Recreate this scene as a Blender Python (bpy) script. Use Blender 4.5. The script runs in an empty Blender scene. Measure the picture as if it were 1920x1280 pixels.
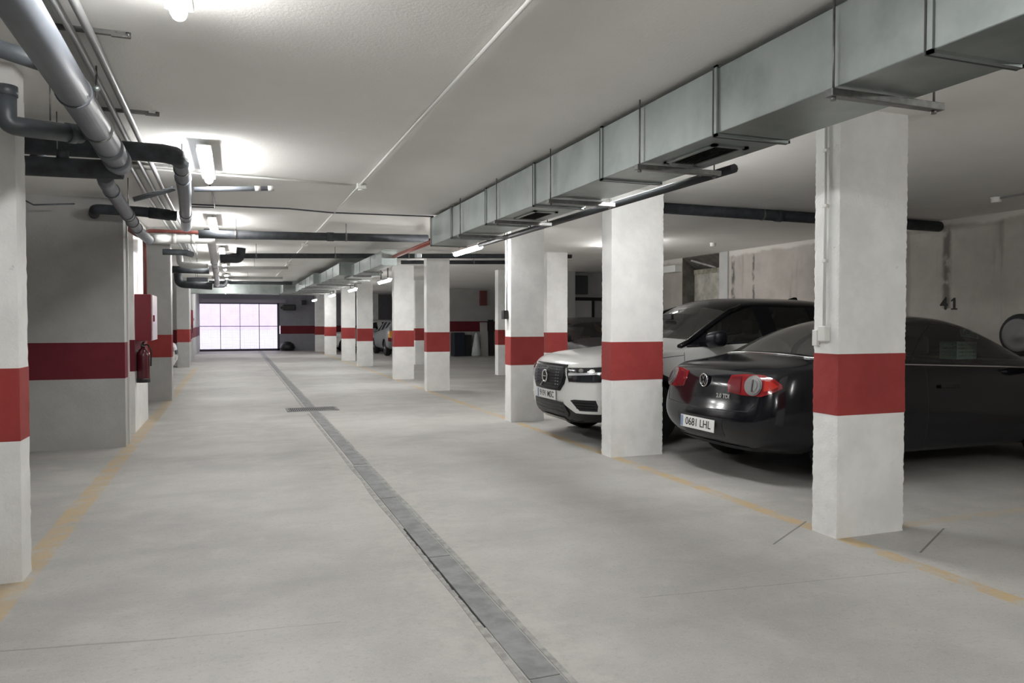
import bpy, bmesh, math, random
from mathutils import Vector, Matrix, noise
from mathutils.bvhtree import BVHTree
random.seed(7)
PI = math.pi
SC = bpy.context.scene
COL = SC.collection

# ------------------------------------------------------------------ camera
FPX = 1400.0
CAMZ = 1.37
YAW = math.atan((960 - 440) / FPX)
PITCH = math.atan((640 - 603.5) / FPX)
CEIL = 2.71
cd = bpy.data.cameras.new('camera')
cam = bpy.data.objects.new('camera', cd)
COL.objects.link(cam)
cd.sensor_width = 36.0
cd.lens = FPX / 1920 * 36.0
cd.clip_start = 0.05
cd.clip_end = 200
cam.location = (0, 0, CAMZ)
cam.rotation_euler = (PI / 2 - PITCH, 0, -YAW)
SC.camera = cam
_R = cam.rotation_euler.to_matrix()


def at(u, v, X=None, Y=None, Z=None):
    """where the sight line through pixel (u, v) meets the plane X=, Y= or Z="""
    d = _R @ Vector(((u - 960) / FPX, (640 - v) / FPX, -1))
    o = Vector((0, 0, CAMZ))
    if X is not None:
        t = (X - o.x) / d.x
    elif Y is not None:
        t = (Y - o.y) / d.y
    else:
        t = (Z - o.z) / d.z
    return o + d * t


# ------------------------------------------------------------------ node materials
class S:
    """tiny expression wrapper over math nodes"""
    def __init__(self, nt, sock):
        self.nt, self.s = nt, sock

    def _m(self, op, *others, clamp=False):
        n = self.nt.nodes.new('ShaderNodeMath')
        n.operation = op
        n.use_clamp = clamp
        for i, o in enumerate((self,) + others):
            if isinstance(o, S):
                self.nt.links.new(o.s, n.inputs[i])
            else:
                n.inputs[i].default_value = o
        return S(self.nt, n.outputs[0])

    def __add__(self, o): return self._m('ADD', o)
    def __radd__(self, o): return self._m('ADD', o)
    def __sub__(self, o): return self._m('SUBTRACT', o)
    def __rsub__(self, o): return (self * -1.0) + o
    def __mul__(self, o): return self._m('MULTIPLY', o)
    def __rmul__(self, o): return self._m('MULTIPLY', o)
    def abs(self): return self._m('ABSOLUTE')
    def lt(self, o): return self._m('LESS_THAN', o)
    def gt(self, o): return self._m('GREATER_THAN', o)
    def min(self, o): return self._m('MINIMUM', o)
    def max(self, o): return self._m('MAXIMUM', o)
    def clamp(self): return self._m('ADD', 0.0, clamp=True)

    def ramp(self, a, b):
        """smooth 0..1 between a and b (a > b reverses)"""
        n = self.nt.nodes.new('ShaderNodeMapRange')
        n.interpolation_type = 'SMOOTHSTEP'
        n.inputs['From Min'].default_value = a
        n.inputs['From Max'].default_value = b
        self.nt.links.new(self.s, n.inputs['Value'])
        return S(self.nt, n.outputs['Result'])


class Mat:
    def __init__(self, name):
        self.m = bpy.data.materials.new(name)
        self.m.use_nodes = True
        self.nt = self.m.node_tree
        self.b = self.nt.nodes['Principled BSDF']
        self.out = self.nt.nodes['Material Output']

    def pos(self):
        g = self.nt.nodes.new('ShaderNodeNewGeometry')
        x = self.nt.nodes.new('ShaderNodeSeparateXYZ')
        self.nt.links.new(g.outputs['Position'], x.inputs[0])
        self._p = g.outputs['Position']
        return [S(self.nt, x.outputs[i]) for i in range(3)]

    def noise(self, scale, detail=4, rough=.55, stretch=(1, 1, 1), obj=False, dist=0.0):
        if obj:
            t = self.nt.nodes.new('ShaderNodeTexCoord').outputs['Object']
        else:
            t = self.nt.nodes.new('ShaderNodeNewGeometry').outputs['Position']
        mp = self.nt.nodes.new('ShaderNodeMapping')
        mp.inputs['Scale'].default_value = stretch
        self.nt.links.new(t, mp.inputs[0])
        n = self.nt.nodes.new('ShaderNodeTexNoise')
        n.inputs['Scale'].default_value = scale
        n.inputs['Detail'].default_value = detail
        n.inputs['Roughness'].default_value = rough
        n.inputs['Distortion'].default_value = dist
        self.nt.links.new(mp.outputs[0], n.inputs['Vector'])
        return S(self.nt, n.outputs['Fac'])

    def mix(self, fac, c1, c2):
        n = self.nt.nodes.new('ShaderNodeMix')
        n.data_type = 'RGBA'
        if isinstance(fac, S):
            self.nt.links.new(fac.s, n.inputs[0])
        else:
            n.inputs[0].default_value = fac
        for i, c in ((6, c1), (7, c2)):
            if isinstance(c, tuple):
                n.inputs[i].default_value = (*c, 1)
            else:
                self.nt.links.new(c, n.inputs[i])
        return n.outputs[2]

    def color(self, c):
        if isinstance(c, tuple):
            self.b.inputs['Base Color'].default_value = (*c, 1)
        else:
            self.nt.links.new(c, self.b.inputs['Base Color'])

    def set(self, **k):
        for a, v in k.items():
            i = self.b.inputs[a.replace('_', ' ')]
            if isinstance(v, S):
                self.nt.links.new(v.s, i)
            else:
                i.default_value = v

    def bump(self, s, strength=.3, dist=.01):
        n = self.nt.nodes.new('ShaderNodeBump')
        n.inputs['Strength'].default_value = strength
        n.inputs['Distance'].default_value = dist
        self.nt.links.new(s.s, n.inputs['Height'])
        self.nt.links.new(n.outputs[0], self.b.inputs['Normal'])


def simple(name, col, rough=.5, metal=0.0, var=.0, vscale=6, bump=0.0, bscale=40, coat=0.0, spec=.5, obj=False):
    M = Mat(name)
    if var > 0:
        n = M.noise(vscale, 5, .6, obj=obj)
        lo = tuple(c * (1 - var) for c in col)
        hi = tuple(min(1, c * (1 + var)) for c in col)
        M.color(M.mix(n.ramp(.3, .7), lo, hi))
    else:
        M.color(col)
    M.set(Roughness=rough, Metallic=metal)
    M.b.inputs['Specular IOR Level'].default_value = spec
    if coat:
        M.b.inputs['Coat Weight'].default_value = coat
        M.b.inputs['Coat Roughness'].default_value = .04
    if bump:
        M.bump(M.noise(bscale, 6, .6, obj=obj), bump, .01)
    return M.m


def emissive(name, col, strength):
    M = Mat(name)
    M.color((.9, .9, .9))
    M.b.inputs['Emission Color'].default_value = (*col, 1)
    M.b.inputs['Emission Strength'].default_value = strength
    M.set(Roughness=.4)
    return M.m


# ------------------------------------------------------------------ objects
W = {}


def tag(o, label=None, cat=None, group=None, kind=None):
    if label: o['label'] = label
    if cat: o['category'] = cat
    if group: o['group'] = group
    if kind: o['kind'] = kind
    return o


def empty(name, loc, label=None, cat=None, group=None, kind=None):
    o = bpy.data.objects.new(name, None)
    o.empty_display_size = .1
    COL.objects.link(o)
    o.location = loc
    W[o.name] = Vector(loc)
    return tag(o, label, cat, group, kind)


def link_mesh(name, me, parent=None, origin=None):
    o = bpy.data.objects.new(name, me)
    COL.objects.link(o)
    if parent is not None:
        o.parent = parent
        W[o.name] = W[parent.name].copy()
    else:
        o.location = origin
        W[o.name] = Vector(origin)
    return o


class MB:
    """collects geometry in world coordinates; build() links it as one mesh object"""
    def __init__(self):
        self.bm = bmesh.new()
        self.mi = 0

    def _f(self, vs, smooth=False):
        try:
            f = self.bm.faces.new(vs)
        except ValueError:
            return None
        f.material_index = self.mi
        f.smooth = smooth
        return f

    def box(self, x0, x1, y0, y1, z0, z1):
        return self.obox((x0, y0, z0), (x1 - x0, 0, 0), (0, y1 - y0, 0), (0, 0, z1 - z0))

    def obox(self, o, a, b, c):
        o, a, b, c = Vector(o), Vector(a), Vector(b), Vector(c)
        if a.cross(b).dot(c) < 0:
            a, b = b, a
        v = [self.bm.verts.new(o + a * i + b * j + c * k) for k in (0, 1) for j in (0, 1) for i in (0, 1)]
        for f in ((0, 2, 3, 1), (4, 5, 7, 6), (0, 1, 5, 4), (2, 6, 7, 3), (0, 4, 6, 2), (1, 3, 7, 5)):
            self._f([v[i] for i in f])
        return self

    def bar(self, p, q, w, h=None, up=(0, 0, 1)):
        p, q = Vector(p), Vector(q)
        h = h or w
        d = (q - p)
        s = d.cross(Vector(up))
        if s.length < 1e-6:
            s = d.cross(Vector((1, 0, 0)))
        s = s.normalized() * w
        t = s.cross(d).normalized() * h
        return self.obox(p - s / 2 - t / 2, s, d, t)

    def rbox(self, x0, x1, y0, y1, z0, z1, r=.01, seg=3):
        tmp = bmesh.new()
        m = MB.__new__(MB); m.bm = tmp; m.mi = 0
        m.box(x0, x1, y0, y1, z0, z1)
        bmesh.ops.bevel(tmp, geom=tmp.edges[:], offset=r, segments=seg, profile=.5, affect='EDGES')
        self.absorb(tmp, smooth=False)
        return self

    def absorb(self, tmp, smooth=None, mat=None):
        mp = {}
        for v in tmp.verts:
            mp[v] = self.bm.verts.new(mat @ v.co if mat else v.co)
        for f in tmp.faces:
            g = self._f([mp[v] for v in f.verts], f.smooth if smooth is None else smooth)
        tmp.free()
        return self

    def tube(self, pts, r, n=12, bend=None, caps=True, radii=None):
        pts = [Vector(p) for p in pts]
        if bend and len(pts) > 2:
            out = [pts[0]]
            for i in range(1, len(pts) - 1):
                a, b, c = pts[i - 1], pts[i], pts[i + 1]
                d1, d2 = (a - b), (c - b)
                k = min(bend, d1.length * .48, d2.length * .48)
                p0, p2 = b + d1.normalized() * k, b + d2.normalized() * k
                for t in [j / 7 for j in range(8)]:
                    out.append(p0 * (1 - t) ** 2 + b * 2 * t * (1 - t) + p2 * t * t)
            out.append(pts[-1])
            pts = out
        rings = []
        nrm = None
        for i, p in enumerate(pts):
            d = (pts[min(i + 1, len(pts) - 1)] - pts[max(i - 1, 0)]).normalized()
            if nrm is None:
                nrm = d.orthogonal().normalized()
            nrm = (nrm - d * nrm.dot(d)).normalized()
            bi = d.cross(nrm)
            rr = radii[i] if radii else r
            rings.append([self.bm.verts.new(p + (nrm * math.cos(2 * PI * k / n) + bi * math.sin(2 * PI * k / n)) * rr) for k in range(n)])
        for a, b in zip(rings, rings[1:]):
            for k in range(n):
                self._f([a[k], a[(k + 1) % n], b[(k + 1) % n], b[k]], True)
        if caps:
            self._f(rings[0][::-1])
            self._f(rings[-1])
        return self

    def cyl(self, p, q, r, n=16):
        return self.tube([p, q], r, n)

    def lathe(self, prof, origin=(0, 0, 0), axis=(0, 0, 1), n=24):
        """prof: (radius, height along axis)"""
        a = Vector(axis).normalized()
        u = a.orthogonal().normalized()
        w = a.cross(u)
        o = Vector(origin)
        rings = []
        for r, h in prof:
            rings.append([self.bm.verts.new(o + a * h + (u * math.cos(2 * PI * k / n) + w * math.sin(2 * PI * k / n)) * max(r, 1e-4)) for k in range(n)])
        for A, B in zip(rings, rings[1:]):
            for k in range(n):
                self._f([A[k], A[(k + 1) % n], B[(k + 1) % n], B[k]], True)
        self._f(rings[0][::-1])
        self._f(rings[-1])
        return self

    def prism(self, poly, d):
        """poly: 3-D points of a flat outline; d: extrusion vector"""
        d = Vector(d)
        a = [self.bm.verts.new(Vector(p)) for p in poly]
        b = [self.bm.verts.new(Vector(p) + d) for p in poly]
        n = len(a)
        self._f(a[::-1]); self._f(b)
        for i in range(n):
            self._f([a[i], a[(i + 1) % n], b[(i + 1) % n], b[i]])
        return self

    def text(self, s, origin, ex, ey, size, depth=.002, bold=0.0, align='CENTER'):
        cu = bpy.data.curves.new('lettering', 'FONT')
        cu.body = s
        cu.size = 1.0
        cu.align_x = align
        cu.align_y = 'CENTER'
        cu.offset = bold
        cu.extrude = .5
        cu.resolution_u = 3
        ob = bpy.data.objects.new('lettering', cu)
        COL.objects.link(ob)
        dg = bpy.context.evaluated_depsgraph_get()
        me = bpy.data.meshes.new_from_object(ob.evaluated_get(dg))
        ex, ey, o = Vector(ex), Vector(ey), Vector(origin)
        ez = ex.cross(ey)
        vs = [self.bm.verts.new(o + ex * (v.co.x * size) + ey * (v.co.y * size) + ez * ((v.co.z + .5) * depth)) for v in me.vertices]
        for p in me.polygons:
            self._f([vs[i] for i in p.vertices])
        bpy.data.objects.remove(ob)
        bpy.data.curves.remove(cu)
        bpy.data.meshes.remove(me)
        return self

    def build(self, name, mat, parent=None, origin=None, bevel=0.0, fix=True):
        if fix:
            bmesh.ops.recalc_face_normals(self.bm, faces=self.bm.faces[:])
        if parent is None and origin is None:
            xs = [v.co for v in self.bm.verts]
            origin = Vector(((min(c.x for c in xs) + max(c.x for c in xs)) / 2, (min(c.y for c in xs) + max(c.y for c in xs)) / 2, min(c.z for c in xs)))
        org = W[parent.name] if parent is not None else Vector(origin)
        bmesh.ops.translate(self.bm, verts=self.bm.verts[:], vec=-org)
        me = bpy.data.meshes.new(name)
        self.bm.to_mesh(me)
        self.bm.free()
        for m in (mat if isinstance(mat, (list, tuple)) else [mat]):
            me.materials.append(m)
        o = link_mesh(name, me, parent, origin)
        if bevel:
            b = o.modifiers.new('bevel', 'BEVEL')
            b.width = bevel
            b.segments = 2
            b.limit_method = 'ANGLE'
        return o


def copy_tree(o, parent=None):
    c = o.copy()
    COL.objects.link(c)
    if parent is not None:
        c.parent = parent
    for ch in list(o.children):
        copy_tree(ch, c)
    return c
# ------------------------------------------------------------------ materials
def floor_material():
    M = Mat('worn_concrete_floor')
    X, Y, Z = M.pos()
    big = M.noise(.55, 5, .6)
    mid = M.noise(2.6, 6, .65, dist=.4)
    fine = M.noise(38, 6, .7)
    streak = M.noise(1.6, 5, .6, stretch=(.35, 1.2, 1))
    base = M.mix(big.ramp(.32, .68), (.355, .348, .334), (.475, .468, .45))
    base = M.mix(mid.ramp(.42, .75) * .38, base, (.56, .548, .52))
    base = M.mix(streak.ramp(.48, .76) * .45, base, (.30, .292, .276))
    base = M.mix(fine.ramp(.50, .72) * .42, base, (.25, .245, .233))
    base = M.mix(M.noise(110, 3, .7).ramp(.55, .68) * .34, base, (.62, .61, .585))
    # pale, rough repair mortar beside the drain
    side = (X - 1.11).abs()
    rough = side.ramp(.62, .12) * M.noise(9, 6, .7).ramp(.36, .62) * Y.ramp(11.0, 7.0)
    base = M.mix(rough * .45, base, (.52, .50, .47))
    pits = M.noise(95, 3, .7).ramp(.60, .72) * rough
    base = M.mix(pits * .5, base, (.27, .26, .25))
    # worn yellow bay lines
    wear = (M.noise(5.5, 6, .7).ramp(.34, .56) * M.noise(34, 4, .7).ramp(.22, .5))
    wob = (M.noise(1.3, 2) - .5) * .03
    xl = X + wob
    left = ((xl + 1.085).abs()).ramp(.078, .066) * Y.lt(24.0)
    right = ((xl - 3.60).abs()).ramp(.062, .05) * (Y.gt(-3.0)) * M.noise(.9, 2).ramp(.3, .46).max(Y.lt(6.2))
    bay = ((Y + wob - 3.78).abs()).ramp(.06, .048) * X.gt(3.95) * .45
    paint = (left * .85).max(right).max(bay) * wear
    base = M.mix((paint * .74).clamp(), base, (.52, .36, .15))

    def seg(a, b, w, dash=1.0):
        (ax, ay), (bx, by) = a, b
        L = math.hypot(bx - ax, by - ay)
        tx, ty = (bx - ax) / L, (by - ay) / L
        al = (X - ax) * tx + (Y - ay) * ty
        ac = ((X - ax) * (-ty) + (Y - ay) * tx + (M.noise(3, 2) - .5) * (.02 * dash)).abs()
        return ac.ramp(w, w * .35) * al.gt(0.0) * al.lt(L)
    cracks = None
    for pa, pb, w in (((1450, 1020), (1512, 977), .009), ((1725, 1036), (1770, 990), .009)):
        A, B = at(*pa, Z=0), at(*pb, Z=0)
        s = seg((A.x, A.y), (B.x, B.y), w, .1) * .8
        cracks = s if cracks is None else cracks.max(s)
    A, B = at(1200, 1120, Z=0), at(1700, 1072, Z=0)
    cracks = cracks.max(seg((A.x, A.y), (B.x, B.y), .006) * .35)
    A, B = at(-150, 1232, Z=0), at(330, 1196, Z=0)
    cracks = cracks.max(seg((A.x, A.y), (B.x, B.y), .010) * .4)
    A, B = at(330, 1196, Z=0), at(640, 1165, Z=0)
    cracks = cracks.max(seg((A.x, A.y), (B.x, B.y), .006) * .3)
    base = M.mix(cracks, base, (.13, .125, .12))
    M.color(base)
    M.set(Roughness=.62)
    M.b.inputs['Specular IOR Level'].default_value = .35
    M.bump(fine * .5 + mid * .3 + pits * -1.0 + rough * .6 * M.noise(60, 3), .35, .006)
    return M.m


def ceiling_material():
    M = Mat('rough_grey_ceiling_plaster')
    big = M.noise(.7, 4, .6)
    fine = M.noise(55, 5, .7)
    base = M.mix(big.ramp(.3, .7), (.80, .79, .765), (.86, .85, .825))
    base = M.mix(fine.ramp(.5, .8) * .2, base, (.72, .71, .69))
    M.color(base)
    M.set(Roughness=.9)
    M.b.inputs['Specular IOR Level'].default_value = .2
    M.bump(fine + M.noise(4, 3) * .5, .4, .006)
    return M.m


def plaster(name, col, var=.06, bump=.5):
    M = Mat(name)
    n = M.noise(3.2, 5, .6)
    f = M.noise(42, 6, .7)
    pit = M.noise(16, 3, .6).ramp(.68, .76)
    base = M.mix(n.ramp(.3, .7), tuple(c * (1 - var) for c in col), tuple(min(.95, c * (1 + var)) for c in col))
    base = M.mix(pit * .25, base, tuple(c * .72 for c in col))
    M.color(base)
    M.set(Roughness=.75)
    M.b.inputs['Specular IOR Level'].default_value = .3
    M.bump(f + pit * -1.2 + n * .6, bump, .006)
    return M.m


def dirty_wall():
    M = Mat('stained_basement_concrete')
    X, Y, Z = M.pos()
    big = M.noise(.8, 5, .65)
    run = M.noise(1.5, 5, .65, stretch=(1, 2.2, .16))
    fine = M.noise(30, 5, .7)
    base = M.mix(big.ramp(.3, .7), (.35, .322, .292), (.48, .448, .41))
    base = M.mix(run.ramp(.55, .74) * .7, base, (.19, .172, .152))
    base = M.mix(fine.ramp(.5, .8) * .25, base, (.34, .31, .28))

    def streak(y, w, z0, k):
        wob = (M.noise(2.5, 4) - .5) * .16
        return ((Y - y + wob).abs()).ramp(w, w * .2) * Z.gt(z0) * k * M.noise(6, 4).ramp(.3, .55)
    st = streak(7.25, .10, 1.55, .75).max(streak(11.15, .05, 1.2, .8)).max(streak(11.74, .07, 1.2, .9)).max(streak(6.0, .14, 1.9, .4))
    base = M.mix(st, base, (.075, .07, .062))
    top = (Z + (M.noise(2.2, 4) - .5) * .22).ramp(2.60, 2.66)
    base = M.mix(top, base, (.62, .60, .56))
    M.color(base)
    M.set(Roughness=.85)
    M.b.inputs['Specular IOR Level'].default_value = .2
    M.bump(fine + run, .45, .008)
    return M.m


def galvanised():
    M = Mat('galvanised_sheet')
    n = M.noise(3.0, 4, .6)
    f = M.noise(26, 3, .6)
    ve = M.noise(5, 3, .5, stretch=(1, 1, .06))
    base = M.mix(n.ramp(.3, .7), (.30, .335, .325), (.40, .435, .42))
    base = M.mix(ve.ramp(.55, .75) * .35, base, (.47, .51, .49))
    base = M.mix(f.ramp(.5, .75) * .2, base, (.42, .46, .45))
    M.color(base)
    M.set(Metallic=.82, Roughness=(n * .16 + .34))
    M.bump(n + f * .15, .10, .01)
    return M.m


MT = {}
MT['floor'] = floor_material()
MT['ceiling'] = ceiling_material()
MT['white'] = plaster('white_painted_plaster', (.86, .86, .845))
MT['wallwhite'] = plaster('shade_darkened_white_wall', (.46, .46, .45))  # white lowered in colour to stand for wall faces turned from the lamps
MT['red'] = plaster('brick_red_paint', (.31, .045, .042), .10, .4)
MT['redwall'] = plaster('shade_darkened_red_paint', (.15, .018, .028), .08, .3)  # the columns' red, darkened to put the walls' shading into the colour
MT['dirty'] = dirty_wall()
MT['galv'] = galvanised()
MT['seam'] = simple('dark_joint_sealant', (.06, .065, .065), .5, .3)
MT['steel'] = simple('dull_zinc_steel', (.20, .20, .195), .45, .8, .2, 20)
MT['darksteel'] = simple('dark_steel', (.035, .035, .04), .5, .4)
MT['grate'] = simple('weathered_grey_drain_steel', (.215, .22, .222), .55, .15, .25, 7, .2, 60)
MT['mortar'] = simple('grey_mortar', (.33, .325, .31), .9, 0, .25, 14, .4, 50)
MT['slot'] = simple('black_gap', (.015, .015, .015), .9)
MT['pipegrey'] = simple('grey_plastic_pipe', (.125, .135, .155), .45, 0, .10, 5)
MT['pipelight'] = simple('pale_grey_plastic_pipe', (.46, .46, .45), .35, 0, .08, 6)
MT['pipedark'] = simple('charcoal_foam_pipe_sleeve', (.031, .035, .041), .7, 0, .3, 12, .25, 30)
MT['pipemid'] = simple('dark_grey_plastic_pipe', (.075, .085, .095), .4, 0, .15, 10)
MT['conduitgrey'] = simple('light_grey_conduit', (.36, .37, .37), .4)
MT['conduit'] = simple('white_electric_conduit', (.66, .66, .64), .4)
MT['pvcgrey'] = simple('mid_grey_conduit', (.30, .31, .32), .4)
MT['redpipe'] = simple('red_enamel_pipe', (.09, .022, .018), .35)
MT['brownpipe'] = simple('brown_red_pipe', (.11, .028, .02), .4)
MT['redenamel'] = simple('faded_red_pipe', (.30, .075, .06), .4)
MT['extred'] = simple('dark_maroon_enamel', (.075, .007, .013), .25, coat=.3)
MT['cabred'] = simple('red_enamel_sheet', (.19, .012, .024), .28, 0, 0, coat=.3)
MT['boxwhite'] = simple('white_plastic_box', (.72, .72, .69), .45)
MT['boxblack'] = simple('black_plastic', (.012, .012, .013), .4)
MT['boxgrey'] = simple('dark_green_grey_enamel', (.06, .07, .068), .45)
MT['rubber'] = simple('black_rubber', (.012, .012, .013), .75)
MT['lamp'] = emissive('fluorescent_diffuser', (1.0, .995, .98), 98.0)
MT['lamphousing'] = simple('white_lamp_housing', (.75, .75, .73), .4)
MT['doorwhite'] = simple('white_enamel_door', (.58, .58, .58), .4)
MT['gateframe'] = simple('dark_violet_grey_gate_paint', (.05, .045, .06), .45, .2)
MT['wire'] = simple('galvanised_gate_wire', (.62, .60, .68), .5)
MT['outground'] = simple('pale_driveway_concrete', (.62, .63, .68), .8, 0, .1, 2)
MT['outwall'] = simple('pale_rose_render', (.78, .72, .78), .8, 0, .05, 2)
# ------------------------------------------------------------------ room shell
BACKY = 37.5
XL, XR, XRF, YN = -6.5, 8.8, 12.5, -4.5


def struct(name, mb, mat, parent=None, **k):
    o = mb.build(name, mat, parent, **k)
    if parent is None:
        o['kind'] = 'structure'
    return o


f = MB().box(XL - .2, XRF + .2, YN - .2, BACKY + .2, -.2, 0)
struct('floor', f, MT['floor'])
struct('ceiling', MB().box(XL - .2, XRF + .2, YN - .2, BACKY + .2, CEIL, CEIL + .1), MT['ceiling'])
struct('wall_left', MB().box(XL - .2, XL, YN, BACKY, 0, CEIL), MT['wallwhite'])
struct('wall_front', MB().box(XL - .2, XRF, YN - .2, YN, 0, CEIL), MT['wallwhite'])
# right wall with the light-well recess
RY0, RY1 = 12.15, 13.45
w = MB()
w.box(XR, XR + .25, YN, RY0, 0, CEIL)
w.box(XR, XR + .25, RY1, 15.2, 0, CEIL)
w.box(XR, XR + .25, RY0, RY1, 0, .55)
wr = struct('wall_right', w, MT['dirty'])
dk = simple('dark_recess_concrete', (.10, .092, .08), .9, 0, .3, 6)  # set darker than the wall around the recess
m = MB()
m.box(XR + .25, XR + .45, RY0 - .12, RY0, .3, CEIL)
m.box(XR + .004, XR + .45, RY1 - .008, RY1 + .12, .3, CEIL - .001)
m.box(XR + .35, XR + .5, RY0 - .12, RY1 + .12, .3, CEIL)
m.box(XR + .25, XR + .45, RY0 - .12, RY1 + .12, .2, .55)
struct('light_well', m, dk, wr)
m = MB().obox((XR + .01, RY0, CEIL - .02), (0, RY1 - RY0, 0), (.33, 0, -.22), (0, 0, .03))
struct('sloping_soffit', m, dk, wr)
m = MB().bar((XR + .05, RY1 - .25, CEIL - .07), (XR + .31, RY0 + .55, CEIL - .245), .035)
struct('diagonal_batten', m, MT['mortar'], wr)
m = MB().box(XR + .29, XR + .33, RY0 + .02, RY1 - .02, .55, 2.36)
struct('pale_board', m, simple('weathered_pale_board', (.46, .44, .39), .8, 0, .25, 5), wr)
m = MB().box(XR + .27, XR + .33, RY0 + .02, RY1 - .02, 2.36, 2.46)
struct('board_header', m, simple('yellowed_board_edge', (.30, .28, .22), .8, 0, .4, 9), wr)
m = MB().box(XR - .035, XR, RY0 - .28, RY0 - .02, 0, CEIL)
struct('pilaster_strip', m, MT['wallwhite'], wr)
m = MB().box(XR - .16, XR, RY1 + .02, RY1 + .55, 2.42, 2.56)
struct('ledge', m, MT['boxwhite'], wr)
p4 = at(1780, 567, X=XR)
m = MB()
m.text('4', (XR - .004, p4.y + .075, p4.z - .02), (0, -1, 0), (0, 0, 1), .225, .003, bold=.025)
q, zz = p4.y - .075, p4.z - .02
m.prism([(XR - .004, q + a, zz + b) for a, b in ((.045, -.075), (.045, -.058), (.016, -.055), (.016, .045), (.045, .03), (.045, .05), (.006, .08), (-.016, .08), (-.016, -.055), (-.045, -.058), (-.045, -.075))], (-.003, 0, 0))
o = struct('bay_number', m, simple('black_stencil_paint', (.02, .02, .02), .8), wr)
tag(o, 'black stencilled number 41')

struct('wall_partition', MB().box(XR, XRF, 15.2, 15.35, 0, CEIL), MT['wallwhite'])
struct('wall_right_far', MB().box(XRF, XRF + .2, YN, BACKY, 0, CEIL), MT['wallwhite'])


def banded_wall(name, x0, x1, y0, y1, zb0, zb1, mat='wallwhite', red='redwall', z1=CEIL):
    w = MB()
    w.box(x0, x1, y0, y1, 0, zb0)
    w.box(x0, x1, y0, y1, zb1, z1)
    o = struct(name, w, MT[mat])
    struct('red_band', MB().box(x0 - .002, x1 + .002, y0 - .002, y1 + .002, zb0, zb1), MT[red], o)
    return o


# left hand walls between the bays
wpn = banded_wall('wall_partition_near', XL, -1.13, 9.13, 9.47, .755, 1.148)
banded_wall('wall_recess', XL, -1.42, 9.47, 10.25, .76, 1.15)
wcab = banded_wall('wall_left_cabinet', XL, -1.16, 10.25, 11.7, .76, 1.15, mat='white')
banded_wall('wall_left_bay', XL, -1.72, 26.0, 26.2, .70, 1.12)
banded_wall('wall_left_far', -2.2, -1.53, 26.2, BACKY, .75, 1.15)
# far wall behind the stored boards, partition with the white door
banded_wall('wall_storage', 6.9, XRF, 29.2, 29.4, .98, 1.40)
banded_wall('wall_door', 8.25, XRF, 18.4, 18.55, .77, 1.165)
# end wall around the gate
GX0, GX1, GZ = -1.62, 2.02, 2.27
w = MB()
w.box(XL, GX0, BACKY, BACKY + .3, 0, CEIL)
w.box(GX1, XRF, BACKY, BACKY + .3, 0, .80)
w.box(GX1, XRF, BACKY, BACKY + .3, 1.19, CEIL)
w.box(GX0, GX1, BACKY, BACKY + .3, GZ, CEIL)
wb = struct('wall_back', w, plaster('blue_grey_end_wall', (.30, .30, .33)))
struct('red_band', MB().box(GX1 + .05, XRF, BACKY - .003, BACKY + .29, .80, 1.19), MT['redwall'], wb)
# what lies outside the gate
struct('ground', MB().obox((-14, BACKY + .3, -.15), (28, 0, 0), (0, 22, .9), (0, 0, .1)), MT['outground'])
struct('wall_outside', MB().box(-14, 14, BACKY + 22, BACKY + 22.3, 0, 2.8), MT['outwall'])


# ------------------------------------------------------------------ columns
def rough_box(x0, x1, y0, y1, z0, z1, amp, off=0.0, caps=True, res=.045):
    """column skin with worn, wavering edges"""
    m = MB()
    nx = max(2, int((x1 - x0) / res)); ny = max(2, int((y1 - y0) / res)); nz = max(2, int((z1 - z0) / res))
    loop = []
    for i in range(nx): loop.append((x0 + (x1 - x0) * i / nx, y0, 0, -1, i == 0))
    for i in range(ny): loop.append((x1, y0 + (y1 - y0) * i / ny, 1, 0, i == 0))
    for i in range(nx): loop.append((x1 - (x1 - x0) * i / nx, y1, 0, 1, i == 0))
    for i in range(ny): loop.append((x0, y1 - (y1 - y0) * i / ny, -1, 0, i == 0))
    cx, cy = (x0 + x1) / 2, (y0 + y1) / 2
    rings = []
    for k in range(nz + 1):
        z = z0 + (z1 - z0) * k / nz
        ring = []
        for (x, y, a, b, corner) in loop:
            p = Vector((x, y, z))
            d = noise.noise(p * 4.0) * amp * .6 + noise.noise(p * 17.0) * amp * .5
            if corner:
                dx, dy = (1 if x > cx else -1), (1 if y > cy else -1)
                e = (noise.noise(p * 47.0) * .75 + noise.noise(p * 13.0) * .35 - .25) * amp + off
                q = p + Vector((dx, dy, 0)) * e
            else:
                q = p + Vector((a, b, 0)) * (d + off)
            ring.append(m.bm.verts.new(q))
        rings.append(ring)
    n = len(loop)
    for A, B in zip(rings, rings[1:]):
        for k in range(n):
            m._f([A[k], A[(k + 1) % n], B[(k + 1) % n], B[k]])
    m._f(rings[0][::-1]); m._f(rings[-1])
    return m


def column(x0, x1, y0, y1, label, b0=.78, b1=1.168, amp=.004, res=.05, group='red banded columns', mat='white', top=CEIL):
    r = empty('concrete_column', ((x0 + x1) / 2, (y0 + y1) / 2, 0), label, 'column', group, 'thing')
    rough_box(x0, x1, y0, y1, 0, b0, amp, res=res).build('lower_shaft', MT[mat], r, fix=False)
    rough_box(x0, x1, y0, y1, b0, b1, amp, .0015, res=res).build('red_band', MT['red'], r, fix=False)
    rough_box(x0, x1, y0, y1, b1, top, amp, res=res).build('upper_shaft', MT[mat], r, fix=False)
    return r


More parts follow.
